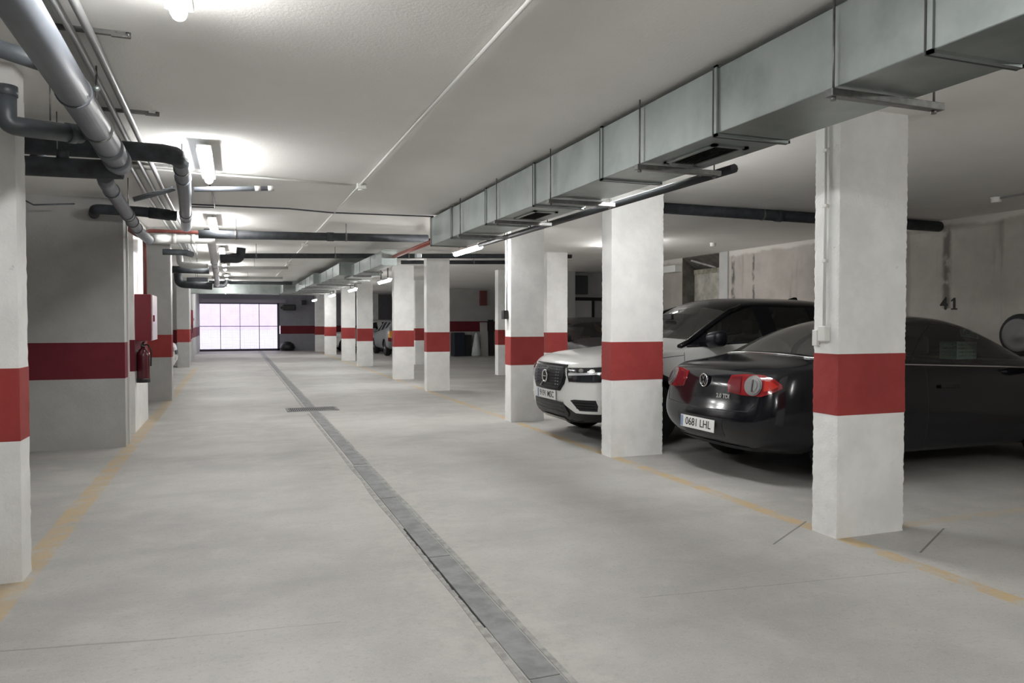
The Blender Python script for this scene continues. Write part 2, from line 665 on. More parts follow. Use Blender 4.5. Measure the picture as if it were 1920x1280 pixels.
c1 = column(3.55, 4.11, 3.677, 3.89, 'white column with red band standing in front of the side of the black car', amp=.0055, res=.016)
c2 = column(3.55, 4.15, 6.69, 6.90, 'white column with red band standing between the black car and the white car', amp=.0055, res=.018)
c3 = column(3.53, 4.02, 9.55, 9.78, 'white column with red band and black side switch beside the white car grille', amp=.004)
c4 = column(3.55, 4.02, 14.39, 14.6, 'white column with red band second past the white car, near the duct end', res=.1)
c5 = column(3.55, 4.03, 17.6, 17.82, 'white column with red band third past the white car, hiding the silver car tail', res=.1)
c6 = column(3.55, 4.02, 23.2, 23.42, 'white column with red band just in front of the front wheel of the silver car', res=.15)
c7 = column(3.55, 4.02, 26.8, 27.02, 'white column with red band on the aisle edge, fifth past the white car', res=.2)
c8 = column(3.55, 4.02, 32.1, 32.32, 'white column with red band on the aisle edge beside the distant white car', res=.2)
c9 = column(3.50, 3.98, 35.6, 35.8, 'white column with red band nearest the end wall by the gate', res=.2)
# second row, deeper in the bays
column(5.62, 6.05, 13.2, 13.45, 'white column with red band seen directly behind the column by the white car grille', res=.1, group='inner red banded columns')
column(6.36, 6.80, 18.15, 18.4, 'slim looking white column with red band before the stored boards', res=.1, group='inner red banded columns')
column(5.42, 5.85, 23.5, 23.7, 'white column with red band in the gap before the dark storage corner', res=.15, group='inner red banded columns')
column(5.25, 5.70, 9.42, 9.68, 'shaded white column seen above the windshield of the white car', res=.1, group='inner red banded columns')
column(6.2, 6.5, 36.0, 36.2, 'grey shaded column above the silver car', res=.2, group='inner red banded columns')
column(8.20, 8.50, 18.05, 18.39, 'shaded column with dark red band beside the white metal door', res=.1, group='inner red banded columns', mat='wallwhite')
# left side
column(-2.2, -1.06, 4.56, 4.75, 'white pier with red band below the charcoal pipe elbow at the picture edge', b0=.745, b1=1.128, amp=.004, res=.04, group='left red banded columns', top=2.555)
struct('trim_2', MB().box(XL, -1.062, 4.56, 4.75, 2.555, CEIL), MT['ceiling'])
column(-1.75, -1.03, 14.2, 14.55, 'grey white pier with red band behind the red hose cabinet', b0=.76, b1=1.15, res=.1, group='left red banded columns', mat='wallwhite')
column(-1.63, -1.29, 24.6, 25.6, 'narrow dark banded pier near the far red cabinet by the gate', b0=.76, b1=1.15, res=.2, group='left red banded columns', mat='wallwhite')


# ------------------------------------------------------------------ floor drain
dr = empty('trench_drain', (1.11, 2, 0), 'long grey steel drain channel running up the middle of the aisle floor', 'drain')
ys = [-.5, 1.08, 2.62, 4.2, 5.75, 7.15, 7.2, 8.7, 10.2, 11.78, 12.34, 13.8, 15.3, 16.8, 18.3, 19.8, 21.3, 23, 25, 27, 29, 31, 33, 35, 37.4]
for a, b in zip(ys, ys[1:]):
    if (a, b) in ((7.15, 7.2), (11.78, 12.34)):
        continue
    dx = .0 if a < 7.15 else .015
    m = MB()
    m.box(1.045 + dx, 1.175 + dx, a + .004, b - .004, -.02, .0045)
    m.build('drain_cover', MT['grate'], dr, bevel=.002)
for s in (-1, 1):
    random.seed(11 + s)
    for ya, yb in ((-.5, 11.5), (12.36, 37.3)):
        m = MB()
        yy = ya
        wv = .03
        while yy < yb - .01:
            y2 = min(yy + .5, yb)
            w2 = .022 + .016 * random.random()
            x0 = 1.11 + s * .073
            m.prism([(x0, yy, -.01), (x0 + s * wv, yy, -.01), (x0 + s * w2, y2, -.01), (x0, y2, -.01)], (0, 0, .0125))
            wv = w2
            yy = y2
        bmesh.ops.remove_doubles(m.bm, verts=m.bm.verts[:], dist=.0005)
        m.build('mortar_edge', MT['mortar'], dr)
m = MB()
random.seed(3)
for i in range(17):   # dark gap where the mortar has broken away
    y = 3.15 + i * .1
    m.prism([(1.040 - random.random() * .010, y, .0), (1.043, y, .0), (1.043, y + .1, .0), (1.040 - random.random() * .010, y + .1, 0)], (0, 0, .0042))
m.build('open_joint', MT['slot'], dr)
g = empty('cross_grate', (1.13, 12.06, 0), 'dark grate set across the drain channel in the floor', 'drain grate')
m = MB()
m.box(.74, 1.52, 11.80, 11.84, -.02, .006).box(.74, 1.52, 12.28, 12.32, -.02, .006).box(.74, .78, 11.8, 12.32, -.02, .006).box(1.48, 1.52, 11.8, 12.32, -.02, .006)
m.build('grate_frame', MT['grate'], g)
m = MB().box(.78, 1.48, 11.84, 12.28, -.03, .001)
m.build('grate_pit', MT['slot'], g)
m = MB()
for i in range(24):
    x = .79 + i * .029
    m.box(x, x + .014, 11.84, 12.28, -.02, .005)
m.build('grate_bars', MT['grate'], g)

# ------------------------------------------------------------------ gate
g = empty('mesh_gate', (.2, BACKY, 0), 'large wire mesh garage gate filled with daylight at the end of the aisle', 'gate')
yg = BACKY + .04
m = MB()
m.box(GX0, GX0 + .10, yg - .04, yg + .06, 0, GZ).box(GX1 - .10, GX1, yg - .04, yg + .06, 0, GZ)
m.box(GX0, GX1, yg - .04, yg + .06, .0, .10).box(GX0, GX1, yg - .04, yg + .06, GZ - .05, GZ)
m.build('gate_frame', MT['gateframe'], g)
iw = (GX1 - GX0 - .2)
for k in (1, 2, 3):
    x = GX0 + .1 + iw * (k / 4 + (.012 if k else 0))
    MB().box(x - .013, x + .013, yg - .02, yg + .03, .1, GZ - .05).build('upright_bar', MT['gateframe'], g)
MB().box(GX0 + .1, GX1 - .1, yg - .02, yg + .03, 1.155, 1.185).build('middle_rail', MT['gateframe'], g)
m = MB()
x = GX0 + .1
while x < GX1 - .1:
    m.box(x, x + .006, yg, yg + .006, .1, GZ - .05); x += .065
z = .12
while z < GZ - .05:
    m.box(GX0 + .1, GX1 - .1, yg + .006, yg + .012, z, z + .006); z += .065
m.build('wire_mesh', MT['wire'], g)
m = MB().box(GX0 - .15, GX1 + .3, BACKY - .16, BACKY - .02, GZ, GZ + .17)
struct('trim_1', m, simple('violet_grey_lintel_paint', (.34, .31, .37), .6))
m = MB()
m.rbox(2.15, 2.75, 37.0, 37.45, 1.93, 2.2, .04).box(2.05, 2.2, 37.1, 37.4, 2.0, 2.1)
o = m.build('gate_motor', MT['boxblack'])
tag(o, 'black gate motor box high beside the mesh gate', 'gate motor')
m = MB().lathe([(.05, 0), (.30, .02), (.36, .15), (.30, .32), (.16, .42), (.05, .44)], (2.35, 37.05, 0), n=14)
o = m.build('bin_bag', MT['boxblack'])
tag(o, 'low black bag lying on the floor beside the gate post', 'bag')
o = MB().rbox(3.05, 3.25, 37.2, 37.45, 2.2, 2.42, .02).build('wall_camera', MT['boxblack'])
tag(o, 'small black box high in the corner of the end wall', 'camera')

# ------------------------------------------------------------------ fluorescent lamps
def lamp(x, y, z, label, L=1.27, group='ceiling lamps along the pipes'):
    r = empty('fluorescent_lamp', (x, y, z), label, 'lamp', group)
    y0, y1 = y - L / 2, y + L / 2
    m = MB()
    m.box(x - .056, x + .056, y0 + .02, y1 - .02, z + .014, z + .05)
    m.build('housing', MT['lamphousing'], r, bevel=.008)
    prof = []
    m = MB()
    pts = [(x, y0 + .005, z), (x, y0 + .03, z), (x, y0 + .06, z), (x, y1 - .06, z), (x, y1 - .03, z), (x, y1 - .005, z)]
    m.tube(pts, .036, n=14, radii=[.018, .030, .034, .034, .030, .018])
    m.build('diffuser', MT['lamp'], r)
    for yy in (y0 + .25, y1 - .25):
        m = MB().box(x - .012, x + .012, yy - .012, yy + .012, z + .05, CEIL - .0015)
        m.build('mounting_bracket', MT['steel'], r)
    return r


ll = ['fluorescent lamp on the ceiling behind the viewpoint',
      'long fluorescent lamp cut off by the upper picture edge beside the big grey pipe',
      'lit fluorescent lamp just beyond the charcoal pipe elbow',
      'small lit lamp beyond the dark crosswise pipe', 'distant lit lamp above the first pale crosswise pipe',
      'distant lit lamp, third beyond the dark crosswise pipe', 'distant lit lamp, fourth beyond the dark crosswise pipe', 'far lit lamp near the gate, next to last', 'far lit lamp nearest the gate']
for i, y in enumerate((-1.2, 2.74, 6.55, 10.6, 14.6, 18.5, 22.4, 26.2, 33.0)):
    lamp(-.20 if i != 3 else -.25, y, 2.62, ll[i])
for x, y, lb in ((3.02, 5.35, 'fluorescent lamp tucked behind the silver duct above the middle of the white car side'),
              (3.02, 9.9, 'fluorescent lamp glowing under the end of the first silver duct'),
              (3.02, 16.0, 'fluorescent lamp behind the start of the second duct'),
              (6.2, 11.2, 'unseen fluorescent lamp added in the bays, hidden behind the column before the white car'),  # added lamp, brightens the bay walls from behind the column
              (3.02, .45, 'unseen fluorescent lamp added over the bays behind the viewpoint'),  # added out of view to light the column fronts
              (5.2, -.9, 'second unseen fluorescent lamp added over the bays behind the viewpoint'),  # extra unseen fill for the columns and the bay floor
              (3.02, 20.6, 'small fluorescent lamp under the second duct'), (3.02, 25.2, 'far fluorescent lamp under the second duct'), (3.02, 31, 'fluorescent lamp by the far aisle columns')):
    lamp(x, y, 2.62 if x > 4 else 2.53 if y < 8 else 2.355 if y < 11 else 2.24, lb, group='lamps along the ducts')
# ------------------------------------------------------------------ ventilation ducts
DB, DT = 2.337, 2.668


def duct_piece(x0, x1, y0, y1, z0, z1, name, root):
    m = MB()
    m.box(x0, x1, y0, y1, z0, z1)
    return m.build(name, MT['galv'], root, bevel=.004)


d1 = empty('ventilation_duct', (2.55, 4.5, DB), 'long silver sheet metal duct under the ceiling, passing above the parked cars', 'ventilation duct')
js = [-.5, .74, 1.99, 3.25, 4.52, 5.73, 6.98, 8.23, 9.16]
for i, (a, b) in enumerate(zip(js, js[1:])):
    e = .004 * (i % 2)
    duct_piece(2.33 - e, 2.77 + e, a + .006, b - .006, DB - e, DT + e, 'duct_section', d1)
for j in js[1:]:
    m = MB()
    for (x0, x1, z0, z1) in ((2.316, 2.784, DB - .016, DB - .002), (2.316, 2.784, DT + .002, DT + .014), (2.316, 2.328, DB - .016, DT + .014), (2.772, 2.784, DB - .016, DT + .014)):
        m.box(x0, x1, j - .012, j + .012, z0, z1)
    m.build('flange', MT['galv'], d1)
    m = MB()
    for (x0, x1, z0, z1) in ((2.318, 2.782, DB - .018, DB), (2.3135, 2.329, DB - .016, DT + .010)):
        m.box(x0, x1, j + .012, j + .020, z0, z1)
    m.build('joint_gasket', MT['seam'], d1)
for y, xe in ((.9, 2.9), (2.43, 2.90), (3.99, 2.88), (5.35, 2.86), (6.62, 2.86), (7.82, 2.86)):
    m = MB()
    m.box(2.28, xe, y - .022, y + .022, DB - .048, DB - .016)
    h = m.build('hanger_rail', MT['steel'], d1, bevel=.003)
    for x in (2.305, xe - .04):
        MB().cyl((x, y, DB - .06), (x, y, CEIL), .005, 8).build('threaded_rod', MT['steel'], h)
        MB().cyl((x, y, DB - .062), (x, y, DB - .046), .012, 6).build('nut', MT['steel'], h)
for y0, y1 in ((3.42, 3.92), (6.0, 6.5), (.95, 1.5)):
    m = MB()
    x0, x1 = 2.43, 2.66
    m.box(x0, x1, y0, y0 + .03, DB - .016, DB).box(x0, x1, y1 - .03, y1, DB - .016, DB)
    m.box(x0, x0 + .03, y0, y1, DB - .016, DB).box(x1 - .03, x1, y0, y1, DB - .016, DB)
    gr = m.build('grille_frame', MT['galv'], d1)
    MB().box(x0 + .03, x1 - .03, y0 + .03, y1 - .03, DB - .005, DB - .001).build('grille_opening', MT['slot'], gr)
    m = MB()
    for k in range(8):
        x = x0 + .042 + k * .021
        m.obox((x, y0 + .03, DB - .014), (.012, 0, .008), (0, y1 - y0 - .06, 0), (0, 0, .002))
    m.build('grille_slats', MT['steel'], gr)

d2 = empty('ventilation_duct', (2.1, 18, DB), 'silver duct that steps wider towards the gate, starting beyond the gap', 'ventilation duct')
for (x0, x1, y0, y1, z0, z1) in ((2.22, 2.46, 11.93, 16.3, 2.29, 2.515), (1.99, 2.80, 15.3, 19.4, 2.325, 2.56), (1.86, 2.80, 19.2, 25.8, 2.335, 2.575), (1.50, 2.80, 25.4, 27.4, 2.35, 2.69)):
    duct_piece(x0, x1, y0, y1, z0, z1, 'duct_section', d2)
    m = MB()
    for (a, b, c, d) in ((x0 - .012, x1, z0 - .012, z0), (x0 - .012, x1, z1, z1 + .012), (x0 - .012, x0, z0 - .012, z1 + .012)):
        m.box(a, b, y0 - .012, y0 + .015, c, d)
    m.build('flange', MT['galv'], d2)
    y = y0 + 1.1
    while y < y1 - .5:
        MB().box(x0 - .008, x0, y, y + .02, z0, z1).build('flange', MT['galv'], d2)
        MB().box(x0 - .06, x1 + .05, y + .4, y + .44, z0 - .045, z0 - .012).build('hanger_rail', MT['steel'], d2)
        y += 1.2
MB().box(2.0, 2.1, 15.27, 15.29, 2.36, 2.53).build('end_grille', MT['galv'], d2)
d3 = empty('ventilation_duct', (0, 27.5, 2.34), 'pale silver duct crossing the aisle above the gate', 'ventilation duct')
duct_piece(-1.56, -.30, 27.42, 27.9, 2.34, 2.69, 'duct_section', d3)
duct_piece(-.27, 1.56, 27.42, 27.9, 2.34, 2.69, 'duct_section', d3)
MB().box(-.30, -.27, 27.41, 27.91, 2.33, 2.70).build('flange', simple('bright_flange', (.75, .76, .76), .3, .8), d3)


# ------------------------------------------------------------------ pipes
def pipe(name, pts, r, mat, label, cat='pipe', bend=None, group=None, couplings=(), clamps=(), cmat=None, n=14, cr=1.12, cl=.09):
    """couplings / clamps: (segment index, fraction)"""
    pts = [Vector(p) for p in pts]
    mid = pts[len(pts) // 2]
    root = MB().tube(pts, r, n, bend).build(name, MT[mat], None, origin=pts[0])
    tag(root, label, cat, group)
    for (s, t) in couplings:
        a, b = pts[s], pts[s + 1]
        p = a.lerp(b, t)
        d = (b - a).normalized()
        MB().tube([p - d * cl / 2, p + d * cl / 2], r * cr, n).build('coupling', MT[cmat or mat], root)
    for (s, t) in clamps:
        a, b = pts[s], pts[s + 1]
        p = a.lerp(b, t)
        d = (b - a).normalized()
        c = MB().tube([p - d * .012, p + d * .012], r * 1.10, n).build('clamp', MT['steel'], root)
        MB().cyl(p + Vector((0, 0, r)), (p.x, p.y, CEIL - .0015), .005, 8).build('threaded_rod', MT['steel'], c)
    return root


# big grey drain pipe along the left of the aisle, ending in a charcoal elbow
BP0, BP1 = (-.632, .9, 2.43), (-.675, 5.34, 2.372)
big = pipe('drain_pipe', [BP0, BP1], .070, 'pipegrey', 'thickest smooth grey drain pipe running along the ceiling at the upper left corner', couplings=((0, .655),), clamps=((0, .30), (0, .80)), cr=1.09, cl=.02, n=28)
for t, ln, rr in ((.90, .16, .077), (.965, .14, .079)):
    p = Vector(BP0).lerp(Vector(BP1), t); d = (Vector(BP1) - Vector(BP0)).normalized()
    MB().tube([p - d * ln / 2, p + d * ln / 2], rr, 28).build('socket', MT['pipegrey'], big)
p = Vector(BP0).lerp(Vector(BP1), .665)
MB().lathe([(.012, 0), (.014, .02), (.006, .03)], p + Vector((.07, 0, .03)), (1, 0, .3), 8).build('pipe_screw', MT['galv'], big)
# slimmer branch joining it from the left
pipe('drain_pipe', [(-2.6, 4.0, 2.64), (-1.15, 3.75, 2.585), (-.75, 3.62, 2.45)], .036, 'pipemid', 'thin bluish grey pipe curving into the big grey pipe at the left picture edge', bend=.35)
# charcoal pipes crossing above the left pier
pipe('insulated_pipe', [(-1.065, 4.42, 2.545), (-1.065, 4.42, 2.36), (-.98, 4.47, 2.362), (-.785, 4.70, 2.400)], .048, 'pipemid', 'charcoal elbow pipe dropping past the white pier and running under the big grey pipe', bend=.12, couplings=((0, .10), (2, .80)), cl=.05)
pipe('insulated_pipe', [(-2.4, 5.72, 2.52), (-.75, 5.70, 2.535), (-.34, 5.68, 2.525), (-.42, 7.6, 2.52), (-.54, 9.9, 2.52)], .058, 'pipegrey', 'dark sleeved pipe bending into a grey pipe that runs away beside the first visible lamp', bend=.2,
     couplings=((3, .45), (2, .45)), clamps=((2, .25), (3, .6)), cl=.05)
m = MB().tube([(-2.4, 5.72, 2.52), (-.75, 5.70, 2.535), (-.45, 5.69, 2.53), (-.38, 5.72, 2.525), (-.352, 5.84, 2.525)], .064, 16)
o = m.build('foam_sleeve', MT['pipedark'], None)
par = bpy.data.objects['insulated_pipe.001']
o.parent = par; o.location = Vector(o.location) - W[par.name]
pipe('insulated_pipe', [(-2.5, 5.50, 2.345), (-1.15, 5.50, 2.355), (-.80, 5.50, 2.36), (-.68, 5.49, 2.365)], .062, 'pipedark', 'thick charcoal pipe entering the end of the big grey pipe', bend=.1, couplings=((0, .55),), cmat='pipedark')
for x in (-1.46, -1.27):
    MB().cyl((x, 5.50, 2.41), (x, 5.50, 2.46), .004, 6).build('threaded_rod', MT['steel'], bpy.data.objects['insulated_pipe.002'])
m = MB().tube([(-1.42, 5.50, 2.353), (-1.395, 5.50, 2.353)], .064, 20)
m.build('silver_tape', MT['galv'], bpy.data.objects['insulated_pipe.002'])
m = MB().tube([(-1.02, 5.50, 2.465), (-1.02, 5.50, 2.41)], .036, 14)
m.build('stub_branch', MT['pipedark'], bpy.data.objects['insulated_pipe.002'])
pipe('insulated_pipe', [(-2.9, 6.35, 2.50), (-1.62, 6.35, 2.485), (-1.36, 6.35, 2.50), (-1.3, 6.35, 2.68)], .05, 'pipedark', 'dark sleeved pipe stub hanging below the thick charcoal pipe', bend=.16, couplings=((0, .86),), cmat='galv', cl=.03)
# descending grey pipe towards the extinguisher wall
pipe('drain_pipe', [(-.80, 5.62, 2.345), (-.86, 6.1, 2.375), (-.955, 8.9, 2.345), (-.93, 9.68, 2.33)], .054, 'pipegrey', 'grey segmented pipe leading from below the charcoal pipe towards the red riser', bend=.1,
     couplings=((1, .12), (1, .55), (1, .75), (1, .92)), clamps=((1, .6),), cl=.06)
pipe('drain_pipe', [(-.925, 9.76, 2.345), (-.84, 10.75, 2.46), (-.30, 10.75, 2.463), (-.285, 10.85, 2.46), (-.30, 12.5, 2.42), (-.36, 17, 2.38), (-.42, 21.5, 2.36)], .056, 'pipelight', 'pale grey pipe making a square bend and running on towards the gate', bend=.09,
     couplings=((1, .2), (1, .62), (4, .3), (4, .7), (5, .3), (5, .7)), clamps=((4, .5),), cl=.05)
def hang(o, pts):
    for (x, y, z) in pts:
        MB().cyl((x, y, z), (x, y, CEIL - .0015), .004, 6).build('threaded_rod', MT['steel'], o)


hang(bpy.data.objects['insulated_pipe'], [(-.90, 4.56, 2.43)])
hang(bpy.data.objects['insulated_pipe.002'], [(-1.05, 5.50, 2.41)])
hang(bpy.data.objects['insulated_pipe.003'], [(-1.9, 6.35, 2.54)])
# wall pipes near the hose cabinet
pipe('insulated_pipe', [(-1.42, 9.2, 2.53), (-1.34, 8.75, 2.535), (-.9, 8.75, 2.53), (-.57, 8.75, 2.50)], .052, 'pipedark', 'charcoal pipe stub crossing above the end of the grey partition wall', bend=.08, couplings=((2, .5),), cl=.2)
pipe('sprinkler_pipe', [(-1.36, 10.20, 2.60), (-1.22, 10.08, 2.54), (-1.10, 10.08, 2.44), (-1.00, 10.2, 2.425)], .045, 'brownpipe', 'dark brown elbow pipe at the top of the extinguisher wall', bend=.06)
pipe('sprinkler_pipe', [(-1.07, 10.62, 1.717), (-1.07, 10.62, 2.535), (-.9, 10.62, 2.538), (2.74, 10.70, 2.57), (2.74, 9.3, 2.42)], .024, 'redpipe', 'red riser pipe rising from the red hose cabinet and crossing under the ceiling', bend=.08)
# crosswise dark pipes
CT = at(600, 442, Z=2.545)
yA = 10.35
a, b = at(372, 439, Y=yA), at(802, 446, Y=yA)
pipe('crosswise_pipe', [(a.x, yA, a.z), (b.x, yA, b.z - .01)], .054, 'pipedark', 'longest dark pipe crossing the whole aisle below the ceiling', group='crosswise pipes', clamps=((0, .15), (0, .62)), couplings=((0, .55),), n=16)
yB = 13.6
a, b = at(436, 479.5, Y=yB), at(1071, 480, Y=yB)
pipe('crosswise_pipe', [(-.20, yB, a.z - .03), (a.x - .1, yB, a.z - .03), (a.x, yB, a.z), (b.x, yB, b.z)], .044, 'pipedark', 'second dark crosswise pipe, ending in the bays above the white car grille', group='crosswise pipes', clamps=((2, .06), (2, .27), (2, .48), (2, .85)), n=16)
m = MB().tube([(-.22, yB, a.z - .05), (-.12, yB, a.z - .048), (a.x + .12, yB, a.z - .05), (a.x + .14, yB, a.z + .14)], .075, 14, bend=.08)
o = m.build('thick_sleeve', MT['pipedark'], bpy.data.objects['crosswise_pipe.001'])
yC = 15.2
a, b = at(752, 491.5, Y=yC), at(1015, 491.5, Y=yC)
pipe('crosswise_pipe', [(a.x, yC, a.z), (b.x, yC, b.z)], .042, 'pipedark', 'shorter dark crosswise pipe just below the second one', group='crosswise pipes', clamps=((0, .5),))
yD = 24.0
a, b = at(392, 529, Y=yD), at(548, 531, Y=yD)
pipe('crosswise_pipe', [(a.x, yD, a.z), (b.x, yD, b.z)], .05, 'pipemid', 'far thin crosswise pipe just in front of the duct over the gate', group='crosswise pipes')
yE = 7.35
a, b = at(1225, 387, Y=yE), at(1560, 388, Y=yE)
pipe('crosswise_pipe', [(4.0, yE, a.z + .0), (8.78, yE, min(b.z + .02, 2.635))], .068, 'pipedark', 'dark pipe along the bay ceiling above the white car', group='crosswise pipes', couplings=((0, .45),), clamps=((0, .4),))
# further pale and dark pipes in the tangle before the gate
for (pts, r, mt, lb, bd) in (
    ([at(305, 472, Y=12.2), at(345, 473, Y=12.2), at(360, 477, Y=12.1)], .045, 'pipemid', 'grey pipe tucked below the pale square bend', .1),
    ([at(336, 476, Y=14), at(338, 494, Y=14), at(348, 497, Y=14), at(390, 497, Y=14)], .055, 'pipelight', 'pale hooked pipe under the square bend', .12),
    ([at(322, 505, Y=15), at(392, 507, Y=15)], .065, 'pipedark', 'dark sleeved pipe below the pale hooked pipe', None),
    ([at(333, 512, Y=18), at(335, 532, Y=18), at(398, 536, Y=18)], .085, 'pipedark', 'thick dark pipe hanging lowest before the gate', .15),
    ([at(350, 524, Y=17), at(390, 524, Y=17)], .045, 'pipegrey', 'short grey pipe above the lowest dark pipe', None),
    ([at(404, 501, Y=16.5), at(412, 502, Y=16.5), at(540, 502, Y=16.5)], .03, 'pipelight', 'thin pale crosswise pipe with a lit fitting', None),
    ([at(400, 536, Y=23.35), at(420, 536, Y=23.35), at(425, 531, Y=23.35), at(425, 524, Y=23.35)], .05, 'pipemid', 'small grey trap bend beside the far thin crosswise pipe', .1),
    ([at(397, 520, Y=21), at(530, 521, Y=21)], .03, 'pipelight', 'thin pale pipe just above the far crosswise pipe', None)):
    o = pipe('service_pipe', pts, r, mt, lb, bend=bd, group='pipe tangle before the gate')
    q = (Vector(pts[-2]) + Vector(pts[-1])) / 2
    hang(o, [(q.x, q.y, q.z + r * .9)])

# conduits along the ceiling: three side by side on the left
random.seed(5)
for i, (x, r, lb) in enumerate(((-.60, .020, 'conduit nearest the aisle of the three running beside the big grey pipe'), (-.675, .018, 'middle conduit of the three running beside the big grey pipe'), (-.745, .018, 'conduit nearest the big grey pipe of the three beside it'))):
    x2 = x - .05 - .02 * i
    pipe('ceiling_conduit', [(x, -1, 2.672), (x, 4.0, 2.672), (x2, 8.6, 2.672), (x2 - .02, 15.5, 2.672)], r, 'conduitgrey', lb, 'conduit', group='three parallel conduits', n=10)
for y in (1.6, 2.75, 3.9, 5.3, 7.0):
    m = MB().box(-.82, -.50, y - .012, y + .012, 2.69, 2.712).cyl((-.45, y, 2.69), (-.45, y, 2.712), .012, 8)
    m.box(-.52, -.44, y - .01, y + .01, 2.685, 2.70)
    m.build('clip_bar', MT['steel'], bpy.data.objects['ceiling_conduit'])
# centre conduit with box
cond = pipe('ceiling_conduit', [(1.155, -1.0, 2.696), (1.15, 7.38, 2.696), (1.14, 13.0, 2.696), (1.14, 23.0, 2.696)], .010, 'conduit', 'thin conduit running up the middle of the ceiling above the floor drain', 'conduit', n=8)
jb = at(677, 350, Z=2.68)
m = MB().rbox(jb.x - .045, jb.x + .045, jb.y - .045, jb.y + .045, 2.655, 2.709, .008)
jbo = m.build('junction_box', MT['boxwhite'])
tag(jbo, 'small white junction box on the ceiling where two conduits meet', 'junction box')
MB().cyl((jb.x, jb.y, 2.64), (jb.x, jb.y, 2.656), .03, 14).build('cover_disc', MT['boxwhite'], jbo)
for y in (13.2, 17.4):
    o = MB().rbox(1.09, 1.19, y - .05, y + .05, 2.66, 2.709, .008).build('junction_box', MT['boxwhite'])
    tag(o, 'tiny junction box on the middle conduit, ' + ('between the two dark crosswise pipes' if y < 15 else 'further off towards the gate'), 'junction box')
pipe('ceiling_conduit', [(-.95, 7.15, 2.69), (jb.x, jb.y, 2.69)], .010, 'conduit', 'thin white conduit crossing from the lit lamp to the junction box', 'conduit', n=8)
pipe('ceiling_conduit', [(-.45, 9.15, 2.69), (.6, 9.1, 2.69), (1.1, 9.25, 2.69), (2.35, 9.15, 2.69)], .009, 'pipemid', 'thin dark cable crossing the ceiling before the longest dark pipe', 'conduit', n=8)
pipe('ceiling_conduit', [(-.4, 11.6, 2.69), (2.2, 11.6, 2.69)], .012, 'pipemid', 'thin grey cable crossing the ceiling beyond the longest dark pipe', 'conduit', n=8)
pipe('ceiling_conduit', [(-.23, 7.3, 2.69), (-.2, 8.2, 2.69), (-.2, 9.3, 2.69), (-.5, 9.35, 2.69)], .008, 'pipemid', 'thin cable running on from the lit lamp', 'conduit', n=8)
# grey crosswise tube with capped end beyond the lamp
a, b = at(366, 355, Y=7.0), at(512, 353, Y=7.0)
pipe('service_pipe', [(-.315, 7.0, a.z), (b.x, 7.0, b.z)], .021, 'pipegrey', 'thin grey tube with a capped end just beyond the lit lamp', couplings=((0, .8), (0, .97)), cmat='pipelight', cl=.05)
pipe('service_pipe', [at(250, 374, Y=7.0), at(312, 358, Y=7.0), (-.47, 7.0, a.z)], .021, 'pipegrey', 'thin grey tube rising to the grey pipe from the extinguisher side', bend=.15)
# thin strut on the far ceiling of the left bay
pipe('service_pipe', [at(36, 370, Y=8.6), at(63, 384, Y=8.6), at(140, 382, Y=8.6)], .008, 'pipemid', 'thin bent rod under the ceiling in front of the grey partition', n=6)

# bundle at the break between the ducts
a = at(780, 480, Y=10.2)
m = MB().rbox(a.x - .02, a.x + .06, 10.1, 10.2, a.z - .03, a.z + .03, .01)
o = m.build('junction_box', MT['pvcgrey'])
tag(o, 'pale grey connection box hanging in the gap between the two ducts', 'junction box')
o = pipe('cable_tray', [(3.0, 4.0, 2.35), (2.94, 9.1, 2.35)], .03, 'darksteel', 'dark cable run following the underside of the silver duct', 'cable tray', n=8)
hang(o, [(2.96, 7.4, 2.37), (2.945, 8.8, 2.37)])

pipe('sprinkler_pipe', [(2.42, 9.25, 2.415), (2.40, 11.85, 2.415)], .03, 'redenamel', 'short red pipe running through the gap between the two ducts', n=10)

# ------------------------------------------------------------------ wall fittings
# hose cabinet on the left
def cabinet(x0, x1, y0, y1, z0, z1, label):
    r = empty('fire_hose_cabinet', ((x0 + x1) / 2, (y0 + y1) / 2, z0), label, 'fire hose cabinet')
    MB().box(x0, x1 - .02, y0, y1, z0, z1).build('cabinet_body', MT['cabred'], r, bevel=.006)
    d = MB().box(x1 - .018, x1, y0 + .008, y1 - .008, z0 + .008, z1 - .008).build('door', simple('pale_reflective_door', (.60, .52, .54), .25), r, bevel=.004)
    MB().box(x1, x1 + .02, y0 + .03, y0 + .05, (z0 + z1) / 2 - .05, (z0 + z1) / 2 + .03).build('latch', MT['cabred'], d)
    return r


cabinet(-1.158, -.955, 10.28, 10.86, 1.135, 1.715, 'red fire hose cabinet on the wall above the fire extinguisher')
cabinet(-1.528, -1.31, 27.6, 28.2, 1.16, 1.78, 'far red fire hose cabinet on the wall near the gate')


